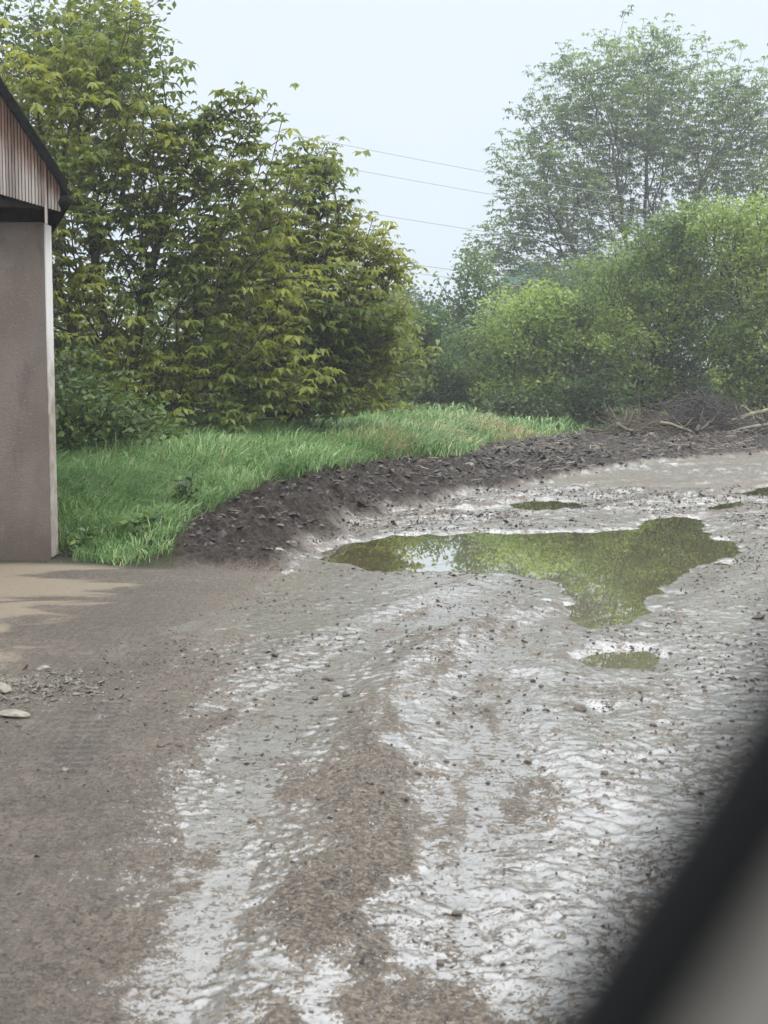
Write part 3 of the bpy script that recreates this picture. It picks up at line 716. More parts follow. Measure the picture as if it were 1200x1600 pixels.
make_tree('shrub', 'dark low undergrowth behind the brushwood pile and the fallen log', 'shrub', at(1120, 655, Y),
    [blob(1060, 620, Y, 70, 32), blob(1150, 615, Y, 80, 36), blob(1250, 615, Y, 80, 36), blob(980, 630, Y, 50, 28)], 800, [P3(1060, 630, Y), P3(1150, 630, Y), P3(1250, 630, Y)],
    lm_mid, bark_dark, 28, 'simple', size=.17, per=18, spread=.25, tipr=.010, maxr=.06, var0=.3)
Y = 60
make_tree('shrub', 'grey-green thicket below the big pale tree', 'shrub', at(880, 640, Y),
    [blob(850, 470, Y, 80, 45), blob(940, 470, Y, 90, 60), blob(1010, 440, Y, 70, 60), blob(900, 520, Y, 100, 60)], 1000,
    [P3(860, 520, Y), P3(950, 520, Y)], lm_grey, bark_grey, 24, 'simple', size=.24, per=9, spread=.35, tipr=.011, maxr=.12, var0=.35)
Y = 84
make_tree('walnut_tree', 'very tall airy pale tree with dark forked limbs, fading in the haze', 'tree', at(1010, 640, Y),
    [blob(990, 150, Y, 130, 85), blob(900, 170, Y, 75, 70), blob(1060, 230, Y, 150, 120), blob(880, 280, Y, 110, 90), blob(830, 330, Y, 75, 75), blob(1140, 190, Y, 70, 90), blob(960, 320, Y, 130, 120),
     blob(1180, 300, Y, 110, 130), blob(780, 400, Y, 65, 50), blob(870, 420, Y, 110, 60), blob(1010, 90, Y, 60, 40), blob(880, 110, Y, 26, 40), blob(735, 400, Y, 28, 26), blob(1250, 200, Y, 80, 100), blob(1010, 430, Y, 130, 60), blob(850, 220, Y, 50, 50)],
    4200, [P3(1020, 300, Y), P3(960, 260, Y), P3(1100, 270, Y), P3(880, 400, Y), P3(860, 330, Y), P3(1180, 330, Y), P3(1010, 180, Y)],
    lm_grey, bark_grey, 25, 'compound', size=.40, per=2.9, spread=.34, tipr=.0105, expo=2.25, maxr=.34, nl=5, lift=.3, var0=.42)
Y = 105
make_tree('distant_tree', 'blue-grey hazy tree far away at the left foot of the gap of sky', 'tree', at(625, 630, Y),
    [blob(625, 490, Y, 28, 40), blob(605, 520, Y, 40, 50), blob(645, 530, Y, 30, 45)], 500, [P3(622, 530, Y)],
    lm_far, bark_grey, 26, 'simple', size=.4, per=14, spread=.5, tipr=.02, maxr=.25)
Y = 85
make_tree('distant_tree', 'hazy low tree far behind the thin tree in the gap', 'tree', at(690, 630, Y),
    [blob(690, 560, Y, 60, 60), blob(750, 570, Y, 60, 60), blob(640, 580, Y, 40, 50)], 500, [P3(690, 590, Y)],
    lm_far, bark_grey, 27, 'simple', size=.35, per=14, spread=.5, tipr=.02, maxr=.25, var0=.3)

# thicket closing the view behind the carport and to the right (what a step aside would show)
for i, (px, Y, hh) in enumerate(((-330, 24, 5.5), (-560, 28, 6.0), (1420, 46, 8.0), (1640, 44, 7.0))):
    p = at(px, 700, Y)
    make_tree('maple_tree', ['olive tree hidden from the photo behind the carport', 'further olive tree behind the carport', 'yellow-green tree beyond the right edge', 'outermost yellow-green tree beyond the right edge'][i], 'tree', (p.x, p.y, 0),
        [(p.x, p.y, hh*.55, 2.8, 2.5, hh*.42), (p.x+1.2, p.y, hh*.35, 2.4, 2, hh*.3)], 500, [(p.x, p.y, hh*.6), (p.x+1, p.y, hh*.45)],
        lm_olive if i < 2 else lm_fresh, bark_grey, 60+i, 'simple', size=.2, per=12, spread=.32, tipr=.009, maxr=.14)

# ------------------------------------------------------------------ carport
def solid(name, rgb1, rgb2, scale, rough, bumpv=.3, bd=.01, detail=5, **k):
    M = Mat(name); n = M.noise(scale, detail, .6); M.set(Base_Color=M.mix(M.mr(n, .3, .7), rgb1, rgb2), Roughness=rough, **k); M.bump(n, bumpv, bd); return M.m
M = Mat('mauve_render')
a = M.noise(2.0, 5, .6, M.mapping((1, 1, .6))); b = M.noise(42, 4, .6, M.mapping((1, 1, 1.6), (0, R(35), 0))); c3 = M.noise(300, 2, .5)
basec = M.mix(M.mr(a, .3, .72), (.124, .100, .084), (.176, .146, .124))
basec = M.mix(M.mr(M.noise(3.5, 6, .7, M.mapping((1, 1, .35))), .5, .7), basec, (.10, .083, .074))
basec = M.mix(M.mr(b, .56, .72), basec, (.20, .17, .158))
sp = M.N.new('ShaderNodeSeparateXYZ'); M.L.new(M.tc.outputs['Object'], sp.inputs[0])
dirt = M.mr(M.math('ADD', sp.outputs['Z'], M.math('MULTIPLY', M.noise(5, 6, .7), -.9)), .05, -.42)
basec = M.mix(M.math('MULTIPLY', dirt, .8), basec, (.085, .064, .05))
M.set(Base_Color=basec, Roughness=.9); M.bump(M.math('ADD', M.math('MULTIPLY', b, .7), M.math('MULTIPLY', c3, .3)), .8, .016); render_m = M.m
M = Mat('pale_lit_paint'); a = M.noise(6, 5); sp = M.N.new('ShaderNodeSeparateXYZ'); M.L.new(M.tc.outputs['Object'], sp.inputs[0])
k = M.mr(M.math('ADD', sp.outputs['Z'], M.math('MULTIPLY', a, .8)), 1.7, 2.7)
low = M.mix(M.mr(a, .35, .65), (.25, .21, .185), (.36, .32, .28))
M.set(Base_Color=M.mix(k, low, (.62, .61, .60)), Roughness=.8); M.bump(M.noise(90, 3), .4, .005); strip_m = M.m  # pale end paint with the light on that side coloured in, duller lower down

YW = 13.05
pr = at(79, 876, YW); wx1 = pr.x; wtop = at(68, 347, YW).z
rootc = empty('carport', (wx1, YW, gz(wx1-.2, YW)))
tag(rootc, 'carport with mauve rendered wall and brown slatted gable at the left edge', 'carport')
b = MB(); zb = -.1
# front of the wall, turned a few degrees so its left runs back a little
ang = R(-1.5)
dirw = Vector((-math.cos(ang), -math.sin(ang)*-1, 0))
wl = 4.6; th = .26
p0 = Vector((wx1, YW, zb)); p1 = p0+dirw*wl
b.prism([p0, p1, p1+Vector((0, th, 0)), p0+Vector((.0, th, 0))], (0, 0, wtop-zb))
b.build('wall', render_m, rootc, bevel=.006)
b = MB(); b.box((wx1+.008, YW+th/2+.012, (wtop+.02)/2), (.012, th-.02, wtop-.04)); b.build('wall_end_strip', strip_m, rootc)
dk = solid('old_dark_timber', (.008, .006, .005), (.022, .018, .015), 12, .9, .3, .01, 5, Specular_IOR_Level=.15)
b = MB(); bz = at(60, 316, YW-.1).z
b.box((wx1-2.3, YW+.10, wtop+.09), (4.6, .18, .17)); b.build('beam', dk, rootc, bevel=.01)
# gable of narrow slats
M = Mat('weathered_slats'); v_ = M.attr('slat'); sp = M.N.new('ShaderNodeSeparateXYZ'); M.L.new(M.tc.outputs['Object'], sp.inputs[0])
gr = M.noise(16, 5, .6, M.mapping((2.5, 2.5, .3))); up = M.attr('upper')
brown = M.mix(v_, (.085, .046, .030), (.16, .090, .060)); grey = M.mix(v_, (.20, .165, .145), (.40, .36, .335))
kk = M.mr(M.math('ADD', up, M.math('MULTIPLY', M.math('SUBTRACT', gr, .5), .8)), .25, .75)
M.set(Base_Color=M.mix(kk, grey, brown), Roughness=.8); M.bump(gr, .4, .006); slat_m = M.m
YG = YW-.28
def roofz(x):   # lower edge of the roof covering along the gable
    a_ = at(0, 142, YG); b_ = at(104, 302, YG); return b_.z+(a_.z-b_.z)*(b_.x-x)/(b_.x-a_.x)
def botz(x):
    a_ = at(0, 303, YG); b_ = at(92, 330, YG); return b_.z+(a_.z-b_.z)*(b_.x-x)/(b_.x-a_.x)
xr = at(94, 320, YG).x; xx = xr; vs = []; fs = []; sv = []; uv_ = []
ridge_x = xr-2.6
while xx > xr-5.2:
    wd = .021+random.uniform(-.002, .002); x0, x1 = xx-wd, xx
    rz = (lambda q: roofz(q) if q > ridge_x else roofz(2*ridge_x-q))
    post = at(69, 330, YG).x < (x0+x1)/2 < at(77, 330, YG).x
    zl = at(72, 350, YG).z if post else botz(max((x0+x1)/2, xr-.9))
    dpt = random.uniform(0, .006)+(.02 if post else 0); y0 = YG-dpt; bb = len(vs); s_ = random.random()
    for (qx, qy) in ((x0, y0), (x1, y0), (x1, y0+.02), (x0, y0+.02)):
        vs.append((qx, qy, zl)); vs.append((qx, qy, rz(qx)))
        sv += [s_, s_]; hgt = rz(qx)-zl
        uv_ += [max(0, 1-hgt/.40)*.5, 1.0]
    for i in range(4):
        j = (i+1) % 4; fs.append((bb+2*i, bb+2*j, bb+2*j+1, bb+2*i+1))
    fs.append((bb, bb+6, bb+4, bb+2)); xx -= wd+.0075
gp = npmesh('gable_slats', np.array(vs)-np.array(rootc.location), [np.array(fs)], slat_m, rootc, attrs=dict(slat=sv, upper=uv_), smooth=False)
# boarding behind the slats
b = MB(); b.prism([(xr-.01, YG+.024, botz(xr)+.02), (xr-5.2, YG+.024, botz(xr-.9)+.02), (xr-5.2, YG+.024, roofz(xr)), (ridge_x, YG+.024, roofz(ridge_x)-.02), (xr-.01, YG+.024, roofz(xr)-.02)], (0, .02, 0))
b.build('gable_backing', dk, rootc)
# roof covering: two slopes running back
rf = solid('bitumen_roof', (.006, .006, .006), (.014, .014, .014), 20, .9, .3, .01, 5, Specular_IOR_Level=.1)
xe = at(108, 300, YG).x; ze = roofz(xe); b = MB(); tk = .085
zr = roofz(ridge_x); LEN = 5.6; yf = YG-.07; SH = -.30
b.prism([(xe, yf, ze), (ridge_x, yf, zr), (ridge_x, yf, zr+tk*1.7), (xe, yf, ze+tk*1.7)], (SH*LEN, LEN, 0))
b.prism([(2*ridge_x-xe, yf, ze), (ridge_x-.001, yf, zr), (ridge_x-.001, yf, zr+tk*1.7), (2*ridge_x-xe, yf, ze+tk*1.7)], (SH*LEN, LEN, 0))
b.build('roof', rf, rootc, bevel=.008)
b = MB(); q = at(103, 312, YG-.06)
b.tube([(q.x, yf-.02, q.z-.02), (q.x+SH*LEN, yf+LEN, q.z-.02)], .055, 12); b.build('gutter', rf, rootc, smooth=True)
for yy in (1.6, 3.2, 4.8):
    b = MB(); b.tube([(xe-.1+SH*yy, YG+yy, ze-.06), (ridge_x+SH*yy, YG+yy, zr-.06)], .04, 4); b.build('rafter', dk, rootc)
for px_, yy in ((xr-5.0, YW+.5), (xr-5.0-1.4, YG+4.9), (wx1-.1-1.4, YG+4.9)):
    b = MB(); b.box((px_, yy, wtop/2-.05), (.14, .14, wtop+.1)); b.build('post', dk, rootc)
for px_ in (wx1-.2, xr-5.0):
    b = MB(); b.tube([(px_, YG+.5, wtop+.07), (px_+SH*4.6, YG+5.1, wtop+.07)], .07, 4); b.build('wall_plate', dk, rootc)

# ------------------------------------------------------------------ house behind the trees
hm = solid('pink_plaster', (.50, .36, .29), (.62, .47, .39), 3, .9); rt = solid('teal_sheet_roof', (.10, .28, .30), (.15, .36, .37), 5, .5)
YH = 102; hp = at(850, 640, YH); hr = empty('house', (hp.x, YH, 0)); tag(hr, 'pink walled house with a teal roof, nearly hidden behind the trees', 'house')
hz0 = at(790, 444, YH).z; hx0 = at(778, 500, YH).x; hx1 = hx0+5
b = MB(); b.box(((hx0+hx1)/2, YH+4, hz0/2), (hx1-hx0, 8, hz0)); b.build('wall', hm, hr)
b = MB(); b.prism([(hx0-.4, YH-.4, hz0), (hx1+.4, YH-.4, hz0), ((hx0+hx1)/2+1, YH-.4, hz0+1.3), (hx0+1.6, YH-.4, hz0+1.3)], (0, 8.8, 0)); b.build('roof', rt, hr)
gl = Mat('window_glass'); gl.set(Base_Color=(.03, .04, .05), Roughness=.08); gl = gl.m; wf = Mat('window_frame_white'); wf.set(Base_Color=(.7, .7, .68), Roughness=.5); wf = wf.m
for wxp in (1.3, 4.0):
    for wz in (1.0, 4.0):
        f = MB(); f.box((hx0+wxp+.6, YH-.02, wz+.8), (1.3, .1, 1.5)); fo = f.build('window', wf, hr)
        for s_ in (-.3, .3):
            g = MB(); g.box((hx0+wxp+.6+s_, YH-.08, wz+.8), (.5, .03, 1.3)); go_ = g.build('pane', gl, fo)

# ------------------------------------------------------------------ power cables between poles outside the picture
cm = solid('cable_metal', (.28, .285, .30), (.36, .365, .38), 30, .6); pm = solid('pole_concrete', (.25, .24, .22), (.38, .36, .33), 5, .9)
plp = [at(-250, 500, 42), at(1650, 500, 82)]
levels = [((390, 185), (750, 277)), ((420, 232), (755, 308)), ((535, 320), (720, 362)), ((640, 412), (705, 422)), ((640, 425), (700, 434))]
for i, p in enumerate(plp):
    pr_ = empty('utility_pole', (p.x, p.y, 0)); tag(pr_, ['concrete utility pole beyond the left edge carrying the cables', 'concrete utility pole beyond the right edge carrying the cables'][i], 'utility pole')
    b = MB(); b.tube([(p.x, p.y, -.5), (p.x, p.y, 17.5)], [.2, .12], 10); b.build('pole', pm, pr_, smooth=True)
    for h_ in (16.6, 15.0, 12.2):
        b = MB(); b.box((p.x, p.y-.16, h_), (1.6, .1, .1)); b.build('crossarm', cm, pr_)
names = ['topmost power cable crossing the sky between the trees', 'second power cable from the top, just under the topmost one', 'single middle power cable below the upper pair', 'upper cable of the lowest close pair in the gap', 'lowest power cable in the gap of sky']
for (a_, b_), nm in zip(levels, names):
    def yat(px): # depth on the straight line between the poles (in plan)
        u = (px-600)/F_PX/1.0
        A_, B_ = plp; lo, hi = 0., 1.
        for _ in range(40):
            m_ = (lo+hi)/2; x_ = A_.x+(B_.x-A_.x)*m_; y_ = A_.y+(B_.y-A_.y)*m_
            if x_/y_ < u: lo = m_
            else: hi = m_
        return A_.y+(B_.y-A_.y)*lo, lo
    ya, ta = yat(a_[0]); yb, tb_ = yat(b_[0]); pa = at(*a_, ya); pb = at(*b_, yb)
    sag = 1.1
    za = pa.z+sag*4*ta*(1-ta); zb2 = pb.z+sag*4*tb_*(1-tb_); sl = (zb2-za)/(tb_-ta)
    sl = max(-2.5, min(5, sl)); zm = (za+zb2)/2; tm = (ta+tb_)/2
    pts = []
    for k in range(41):
        t = k/40; pts.append((plp[0].x+(plp[1].x-plp[0].x)*t, plp[0].y+(plp[1].y-plp[0].y)*t, zm+sl*(t-tm)-sag*4*t*(1-t)))
    b = MB(); b.tube(pts, .011, 5); o = b.build('power_cable', cm, smooth=True); tag(o, nm, 'cable', 'power cables across the sky')

# ------------------------------------------------------------------ rubble, wood and clods
def rock(name, loc, size, mat, seed, flat=.6, rough_=.25, sub_=2):
    import bmesh
    r = random.Random(seed); bm = bmesh.new(); bmesh.ops.create_icosphere(bm, subdivisions=sub_, radius=1)
    ph = [Vector((r.gauss(0, 1), r.gauss(0, 1), r.gauss(0, 1))).normalized() for _ in range(7)]; am = [r.uniform(.6, 1.0) for _ in ph]
    for v in bm.verts:
        d = v.co.normalized(); s = 1.0
        for p, a in zip(ph, am):
            k = d.dot(p)
            if k > a*.8: s = min(s, a*.8/k)       # chipped faces
        s *= 1+rough_*.5*r.uniform(-1, 1)
        v.co = Vector((d.x*s*size[0]/2, d.y*s*size[1]/2, d.z*s*size[2]/2))
    me = bpy.data.meshes.new(name); bm.to_mesh(me); bm.free(); me.materials.append(mat)
    o = bpy.data.objects.new(name, me); col.objects.link(o); o.location = loc; o.rotation_euler = (r.uniform(-.15, .15), r.uniform(-.15, .15), r.uniform(0, 6))
    return o
stone_m = solid('pale_stone', (.14, .125, .10), (.26, .235, .195), 25, .75, .6, .01)
clod_m = solid('clod_mud', (.045, .034, .026), (.11, .085, .065), 40, .5, .8, .01)
def put_rock(name, px, py, wpx, hpx, mat, seed, dep=1.0, **k):
    x, y = gnd(px, py); d = math.hypot(y, CAM_H); s = d/F_PX; W_ = wpx*s; H = max(hpx*s*.9, .02)
    o = rock(name, (x, y, gz(x, y)+H*.22), (W_, W_*dep, H), mat, seed, **k); o.rotation_euler.z = random.uniform(-.3, .3) if dep != 1 else o.rotation_euler.z
    return o
for i, (px, py, wp, hp_, dep, lb) in enumerate(((22,1120,60,18,.5,'long flat pale stone at the left edge in the brown mud'), (2,1082,40,28,.8,'rounded pale stone cut by the left edge beside the concrete'),
        (66,1046,26,10,.7,'small pale stone on the broken rim of the concrete'), (735,748,18,10,.9,'single pale stone at the foot of the soil bank by the far road'),
        (655,752,12,7,.9,'little pale stone on the ridge of the soil bank'), (432,876,26,8,.6,'whitish flat stone lying where the soil bank meets the puddle mud'),
        (398,792,16,8,.8,'pale stone between the grass and the top of the soil bank'), (101,1206,12,10,.9,'round pebble pressed into the brown mud near a tyre print'),
        (845,640,1,1,1,None), (975,686,16,9,.8,'beige lump of rubble left of the root heap'), (1020,690,16,8,.8,'beige rubble stone in front of the root heap'),
        (1092,676,9,8,.9,'reddish-beige stone beside the fallen log'), (455,866,16,7,.8,'thin white stone chip on the foot of the soil bank'), (310,828,9,7,.8,'small whitish stone on the front of the soil bank'))):
    if lb: tag(put_rock('stone', px, py, wp, hp_, stone_m, 300+i, dep), lb, 'stone', 'loose stones')
# single clods one can point to
for i, (px, py, wp, hp_, lb) in enumerate(((430,1027,14,11,'dark mud clod standing in the wet patch left of the tyre track'), (541,1084,14,10,'dark clod in the wet mud, right one of a pair'), (492,1088,12,9,'dark clod in the wet mud, left one of a pair'),
        (905,1110,22,14,'larger brown clod in the wet ground under the small puddle'), (825,1186,16,10,'brown clod right of the water-filled rut'), (715,1422,20,13,'squarish dark clod near the bottom of the road'),
        (688,1498,14,9,'dark clod lowest in the middle of the road'), (252,1170,14,10,'reddish-brown clod at the head of the thin wet trail'), (1112,1055,9,7,'small black clod right of the small puddle'), (1185,965,22,12,'flat dark clod by the right edge'))):
    tag(put_rock('mud_clod', px, py, wp, hp_, clod_m, 400+i), lb, 'mud clod', 'mud clods on the road')
protos = [rock('mud_clod', (0, 0, 0), (.05, .045, .032), clod_m, 500+k, sub_=1) for k in range(6)]
r = np.random.default_rng(5); cnt = 0
while cnt < 130:
    px, py = r.uniform(380, 1180), 800+r.uniform(0, 1)**1.2*520
    x, y = gnd(px, py)
    if any(inpoly(np.array([x]), np.array([y]), P)[0] for P in PUDDLES): continue
    if r.uniform() > (.9 if 860 < py < 1120 else .5): continue
    o = protos[cnt] if cnt < 6 else protos[cnt % 6].copy()
    if cnt >= 6: col.objects.link(o)
    s = r.uniform(.35, 1.0)**1.5*1.1; o.scale = (s, s, s*r.uniform(.7, 1.1)); o.location = (x, y, gz(x, y)+.006*s); o.rotation_euler = (0, 0, r.uniform(0, 6))
    side = 'left side' if px < 640 else ('right side' if px > 930 else 'middle'); rowt = 'beyond the big puddle' if py < 830 else ('beside the big puddle' if py < 940 else ('between the two puddles' if py < 1040 else ('just before the small puddle' if py < 1160 else 'among the near ruts')))
    tag(o, ('small' if s > .45 else 'tiny')+' dark mud clod, road '+side+', '+rowt, 'mud clod', 'small mud clods scattered on the wet road'); cnt += 1

# loose crumbs of soil on the bank and litter on the road: nobody could count them
def crumbs(name, label, x, y, size, mat, seed, var=None, flatk=.6):
    r = np.random.default_rng(seed); n = len(x); zz = gza(x, y)
    base = np.array([(1,0,0),(0,1,0),(-1,0,0),(0,-1,0),(0,0,1),(0,0,-1)], float)
    F = np.array([(0,1,4),(1,2,4),(2,3,4),(3,0,4),(1,0,5),(2,1,5),(3,2,5),(0,3,5)])
    an = r.uniform(0, 6.28, n); c, s = np.cos(an), np.sin(an)
    sc3 = size[:, None]*r.uniform(.5, 1.3, (n, 3))*[1, 1, flatk]
    v = base[None]*sc3[:, None, :]*(1+r.uniform(-.3, .3, (n, 6, 1)))
    tl = r.normal(0, .5, (n, 1)); v[:, :, 2] += v[:, :, 0]*tl
    v = np.stack([v[:, :, 0]*c[:, None]-v[:, :, 1]*s[:, None], v[:, :, 0]*s[:, None]+v[:, :, 1]*c[:, None], v[:, :, 2]], 2)+np.stack([x, y, zz+size*.15], 1)[:, None, :]
    f = (F[None]+np.arange(n)[:, None, None]*6).reshape(-1, 3)
    o = npmesh(name, v.reshape(-1, 3), [f], mat, smooth=False, attrs=dict(leafvar=np.repeat(var if var is not None else r.uniform(0, 1, n), 6)))
    return tag(o, label, 'soil crumbs', kind='stuff')
M = Mat('crumb_soil'); v_ = M.attr('leafvar'); M.set(Base_Color=M.ramp(v_, [(0, (.015, .011, .009)), (.6, (.045, .034, .028)), (.9, (.085, .067, .054)), (1, (.24, .21, .17))]), Roughness=.6); crumb_m = M.m
x, y, r = scatter(130000, -3.5, 12, 12.6, 42, 21); dd = sdf(x, y, DARK); db, _ = pline(x, y, BERM)
kp = (dd < .25*r.uniform(0, 1, len(x))) & ((db < 1.4) | (r.uniform(0, 1, len(x)) < .3)) & (r.uniform(0, 1, len(x)) < np.clip(fbm(x*2, y*2, 77, 3)*2-.4, 0, 1))
x, y = x[kp], y[kp]; size = (.008+.042*r.uniform(0, 1, len(x))**4)*np.interp(y, [12, 20, 40], [1, 1.3, 2.2])
crumbs('soil_crumbs', 'dark lumps and crumbs of dug-up soil on the bank beside the road', x, y, size, crumb_m, 22, var=r.uniform(0, .93, len(x)))
x, y, r = scatter(90000, -4.5, 7, 3.4, 22, 23)
kp = (np.abs(x) < .33*y+.5) & (sdf(x, y, PUDDLES[0]) > .1) & (sdf(x, y, DARK) > 0) & (sdf(x, y, PAVE) > 0) & (r.uniform(0, 1, len(x)) < np.clip(fbm(x*1.5, y*1.2, 79, 3)*3-.9, .12, 1))
x, y = x[kp], y[kp]; size = (.0025+.011*r.uniform(0, 1, len(x))**5)*np.interp(y, [3, 8, 17], [.8, 1.25, 2.2])
crumbs('mud_crumbs', 'fine crumbs of brown mud strewn over the road surface', x, y, size, crumb_m, 24, var=r.uniform(.1, .93, len(x)), flatk=.5)
x = np.random.default_rng(61).normal(gnd(20, 1075)[0], .30, 1500); y = np.random.default_rng(62).normal(gnd(20, 1075)[1], .22, 1500)
crumbs('gravel', 'grey gravel and chips at the broken rim of the concrete pavement', x, y, .004+.02*np.random.default_rng(63).uniform(0, 1, 1500)**3, solid('gravel_grey', (.05, .046, .038), (.20, .18, .15), 60, .8), 64)
# chopped straw and roots pressed into the soil
def litter(name, label, x, y, ln, wd, mat, seed, zoff=.006, lean=.25):
    r = np.random.default_rng(seed); n = len(x); az = r.uniform(0, 6.28, n); d = np.stack([np.cos(az), np.sin(az), r.normal(0, lean, n)], 1)*ln[:, None]/2
    s = np.stack([-np.sin(az), np.cos(az), np.zeros(n)], 1)*wd[:, None]/2; h_ = np.array([0, 0, 1.])*wd[:, None]*.5
    c = np.stack([x, y, gza(x, y)+zoff], 1)
    v = np.stack([c-d-s, c-d+s, c-d+h_, c+d-s, c+d+s, c+d+h_], 1).reshape(-1, 3); b = np.arange(n)*6
    q = np.concatenate([np.stack([b, b+1, b+4, b+3], 1), np.stack([b+1, b+2, b+5, b+4], 1), np.stack([b+2, b, b+3, b+5], 1)])
    o = npmesh(name, v, [q], mat, smooth=False, attrs=dict(leafvar=np.repeat(r.uniform(0, 1, n), 6))); return tag(o, label, 'plant litter', kind='stuff')
M = Mat('straw'); v_ = M.attr('leafvar'); M.set(Base_Color=M.ramp(v_, [(0, (.09, .065, .045)), (.6, (.24, .19, .13)), (1, (.42, .36, .26))]), Roughness=.7); straw_m = M.m
x, y, r = scatter(9000, -3.5, 18, 12.8, 42, 31); dd = sdf(x, y, DARK)
kp = (dd < .1) & ((r.uniform(0, 1, len(x)) < .5) | ((y > 31))) & (fbm(x*.9, y*.9, 88, 2) > .42); x, y = x[kp], y[kp]
litter('dead_stalks', 'pale dead stalks and roots strewn over the dark soil', x, y, (.04+.10*r.uniform(0, 1, len(x)))*np.interp(y, [12, 30], [1, 2.2]), .006*np.interp(y, [12, 30], [1, 2.6]), straw_m, 32, zoff=.012)

# fallen logs and branches at the far side
logs = [([(1108,684),(1140,672),(1175,660),(1230,646),(1290,640)], 38.5, .085, 'pale fallen log lying across the brush at the right edge'),
        ([(1130,686),(1165,676),(1210,668),(1260,668)], 37.8, .05, 'thinner pale branch lying under the fallen log'),
        ([(916,673),(945,676),(962,664),(975,668),(996,656)], 38.5, .055, 'crooked dark branch lying left of the root heap'),
        ([(965,662),(974,668),(985,672),(1012,674)], 37.6, .06, 'short forked brown branch in front of the crooked one'),
        ([(1032,664),(1050,667),(1072,676),(1086,680)], 37.4, .05, 'bent pale branch at the foot of the brushwood pile'),
        ([(1088,677),(1092,668),(1090,682)], 37.0, .06, 'black snapped stump between the pile and the fallen log'),
        ([(1095,662),(1106,655),(1109,650)], 37.6, .03, 'pale stick poking up out of the brushwood pile'),
        ([(1160,620),(1180,636),(1200,648)], 39.5, .04, 'pale stick leaning in the bushes above the fallen log'),
        ([(1172,688),(1190,676),(1200,674),(1250,676)], 37.0, .045, 'dark branch end at the right edge below the log')]
for pts, Yd, rd, lb in logs:
    P_ = [at(px, py, Yd+.15*i) for i, (px, py) in enumerate(pts)]
    zmin = min(p.z for p in P_); gl0 = min(gz(p.x, p.y) for p in P_)
    dz = min(0, gl0+rd*.6-zmin) if zmin > gl0+rd else gl0+rd*.6-zmin
    P_ = [p+Vector((0, 0, max(dz, dz*0)+(.06 if rd > .045 else .02)+(dz if dz < 0 else 0)*.6)) for p in P_]
    # resample with a slight waver
    Q = []
    for i in range(len(P_)-1):
        for k in range(4): Q.append(P_[i].lerp(P_[i+1], k/4)+Vector((0, 0, random.uniform(-1, 1)*rd*.15)))
    Q.append(P_[-1]); dark_ = 'dark' in lb or 'black' in lb
    rt_ = empty('log' if rd > .08 else 'branch', (Q[0].x, Q[0].y, Q[0].z)); tag(rt_, lb, 'log' if rd > .08 else 'branch', 'dead wood at the far side of the road')
    b = MB(); b.tube(Q, [rd*(1-.45*i/len(Q)) for i in range(len(Q))], 8, .12); b.build('stem', bark_dark if dark_ else bark_pale, rt_, smooth=True)
    for _ in range(3):
        b = MB(); i = random.randrange(2, len(Q)-1); d = Vector((random.uniform(-.4, .4), random.uniform(-.3, .3), random.uniform(.15, .5)))
        b.tube([Q[i], Q[i]+d*.5, Q[i]+d+Vector((0, 0, .08))], [rd*.4, rd*.3, rd*.12], 5)
        b.build('twig', bark_dark if dark_ else bark_pale, rt_, smooth=True)
# brushwood pile: each a tangle of dark twigs on a heap
def brush(cx, cy, rx, ry, h, n, label, seed, mat, thick=.014):
    r = np.random.default_rng(seed); g0 = gz(cx, cy); root = empty('brushwood_pile', (cx, cy, g0)); b = MB()
    for i in range(n):
        a = r.uniform(0, 6.28); k = r.uniform(0, 1)**.5; x0, y0 = cx+math.cos(a)*rx*k, cy+math.sin(a)*ry*k
        hh = h*(1-k*k)*r.uniform(.1, 1.1); az = r.normal(0, .5)+(0 if r.uniform() < .5 else 3.14); L_ = r.uniform(.4, 1.3); el = r.normal(.1, .45)
        p = [Vector((x0, y0, g0+.03+hh))]
        for s in range(4):
            p.append(p[-1]+Vector((math.cos(az)*math.cos(el), math.sin(az)*math.cos(el), math.sin(el)))*L_/4); az += r.normal(0, .3); el += r.normal(-.1, .3)
        for q in p: q.z = max(q.z, g0-.02)
        t = thick*r.uniform(.5, 1.6); b.tube(p, [t, t*.85, t*.7, t*.5, t*.3], 4)
    b.build('twigs', mat, root); tag(root, label, 'brush pile'); return root
twig_m = solid('dark_twig', (.03, .024, .024), (.075, .062, .058), 20, .8)
cx = at(1090, 668, 38.6).x; brush(cx, 38.6, .85, .7, 1.0, 620, 'dark heaped pile of brushwood under the trees, left of the fallen log', 41, twig_m)
brush(at(1010, 670, 38.2).x, 38.2, .95, .6, .45, 220, 'low tangle of roots and dead twigs left of the brushwood pile', 42, solid('root_twig', (.06, .045, .032), (.16, .125, .09), 20, .8))

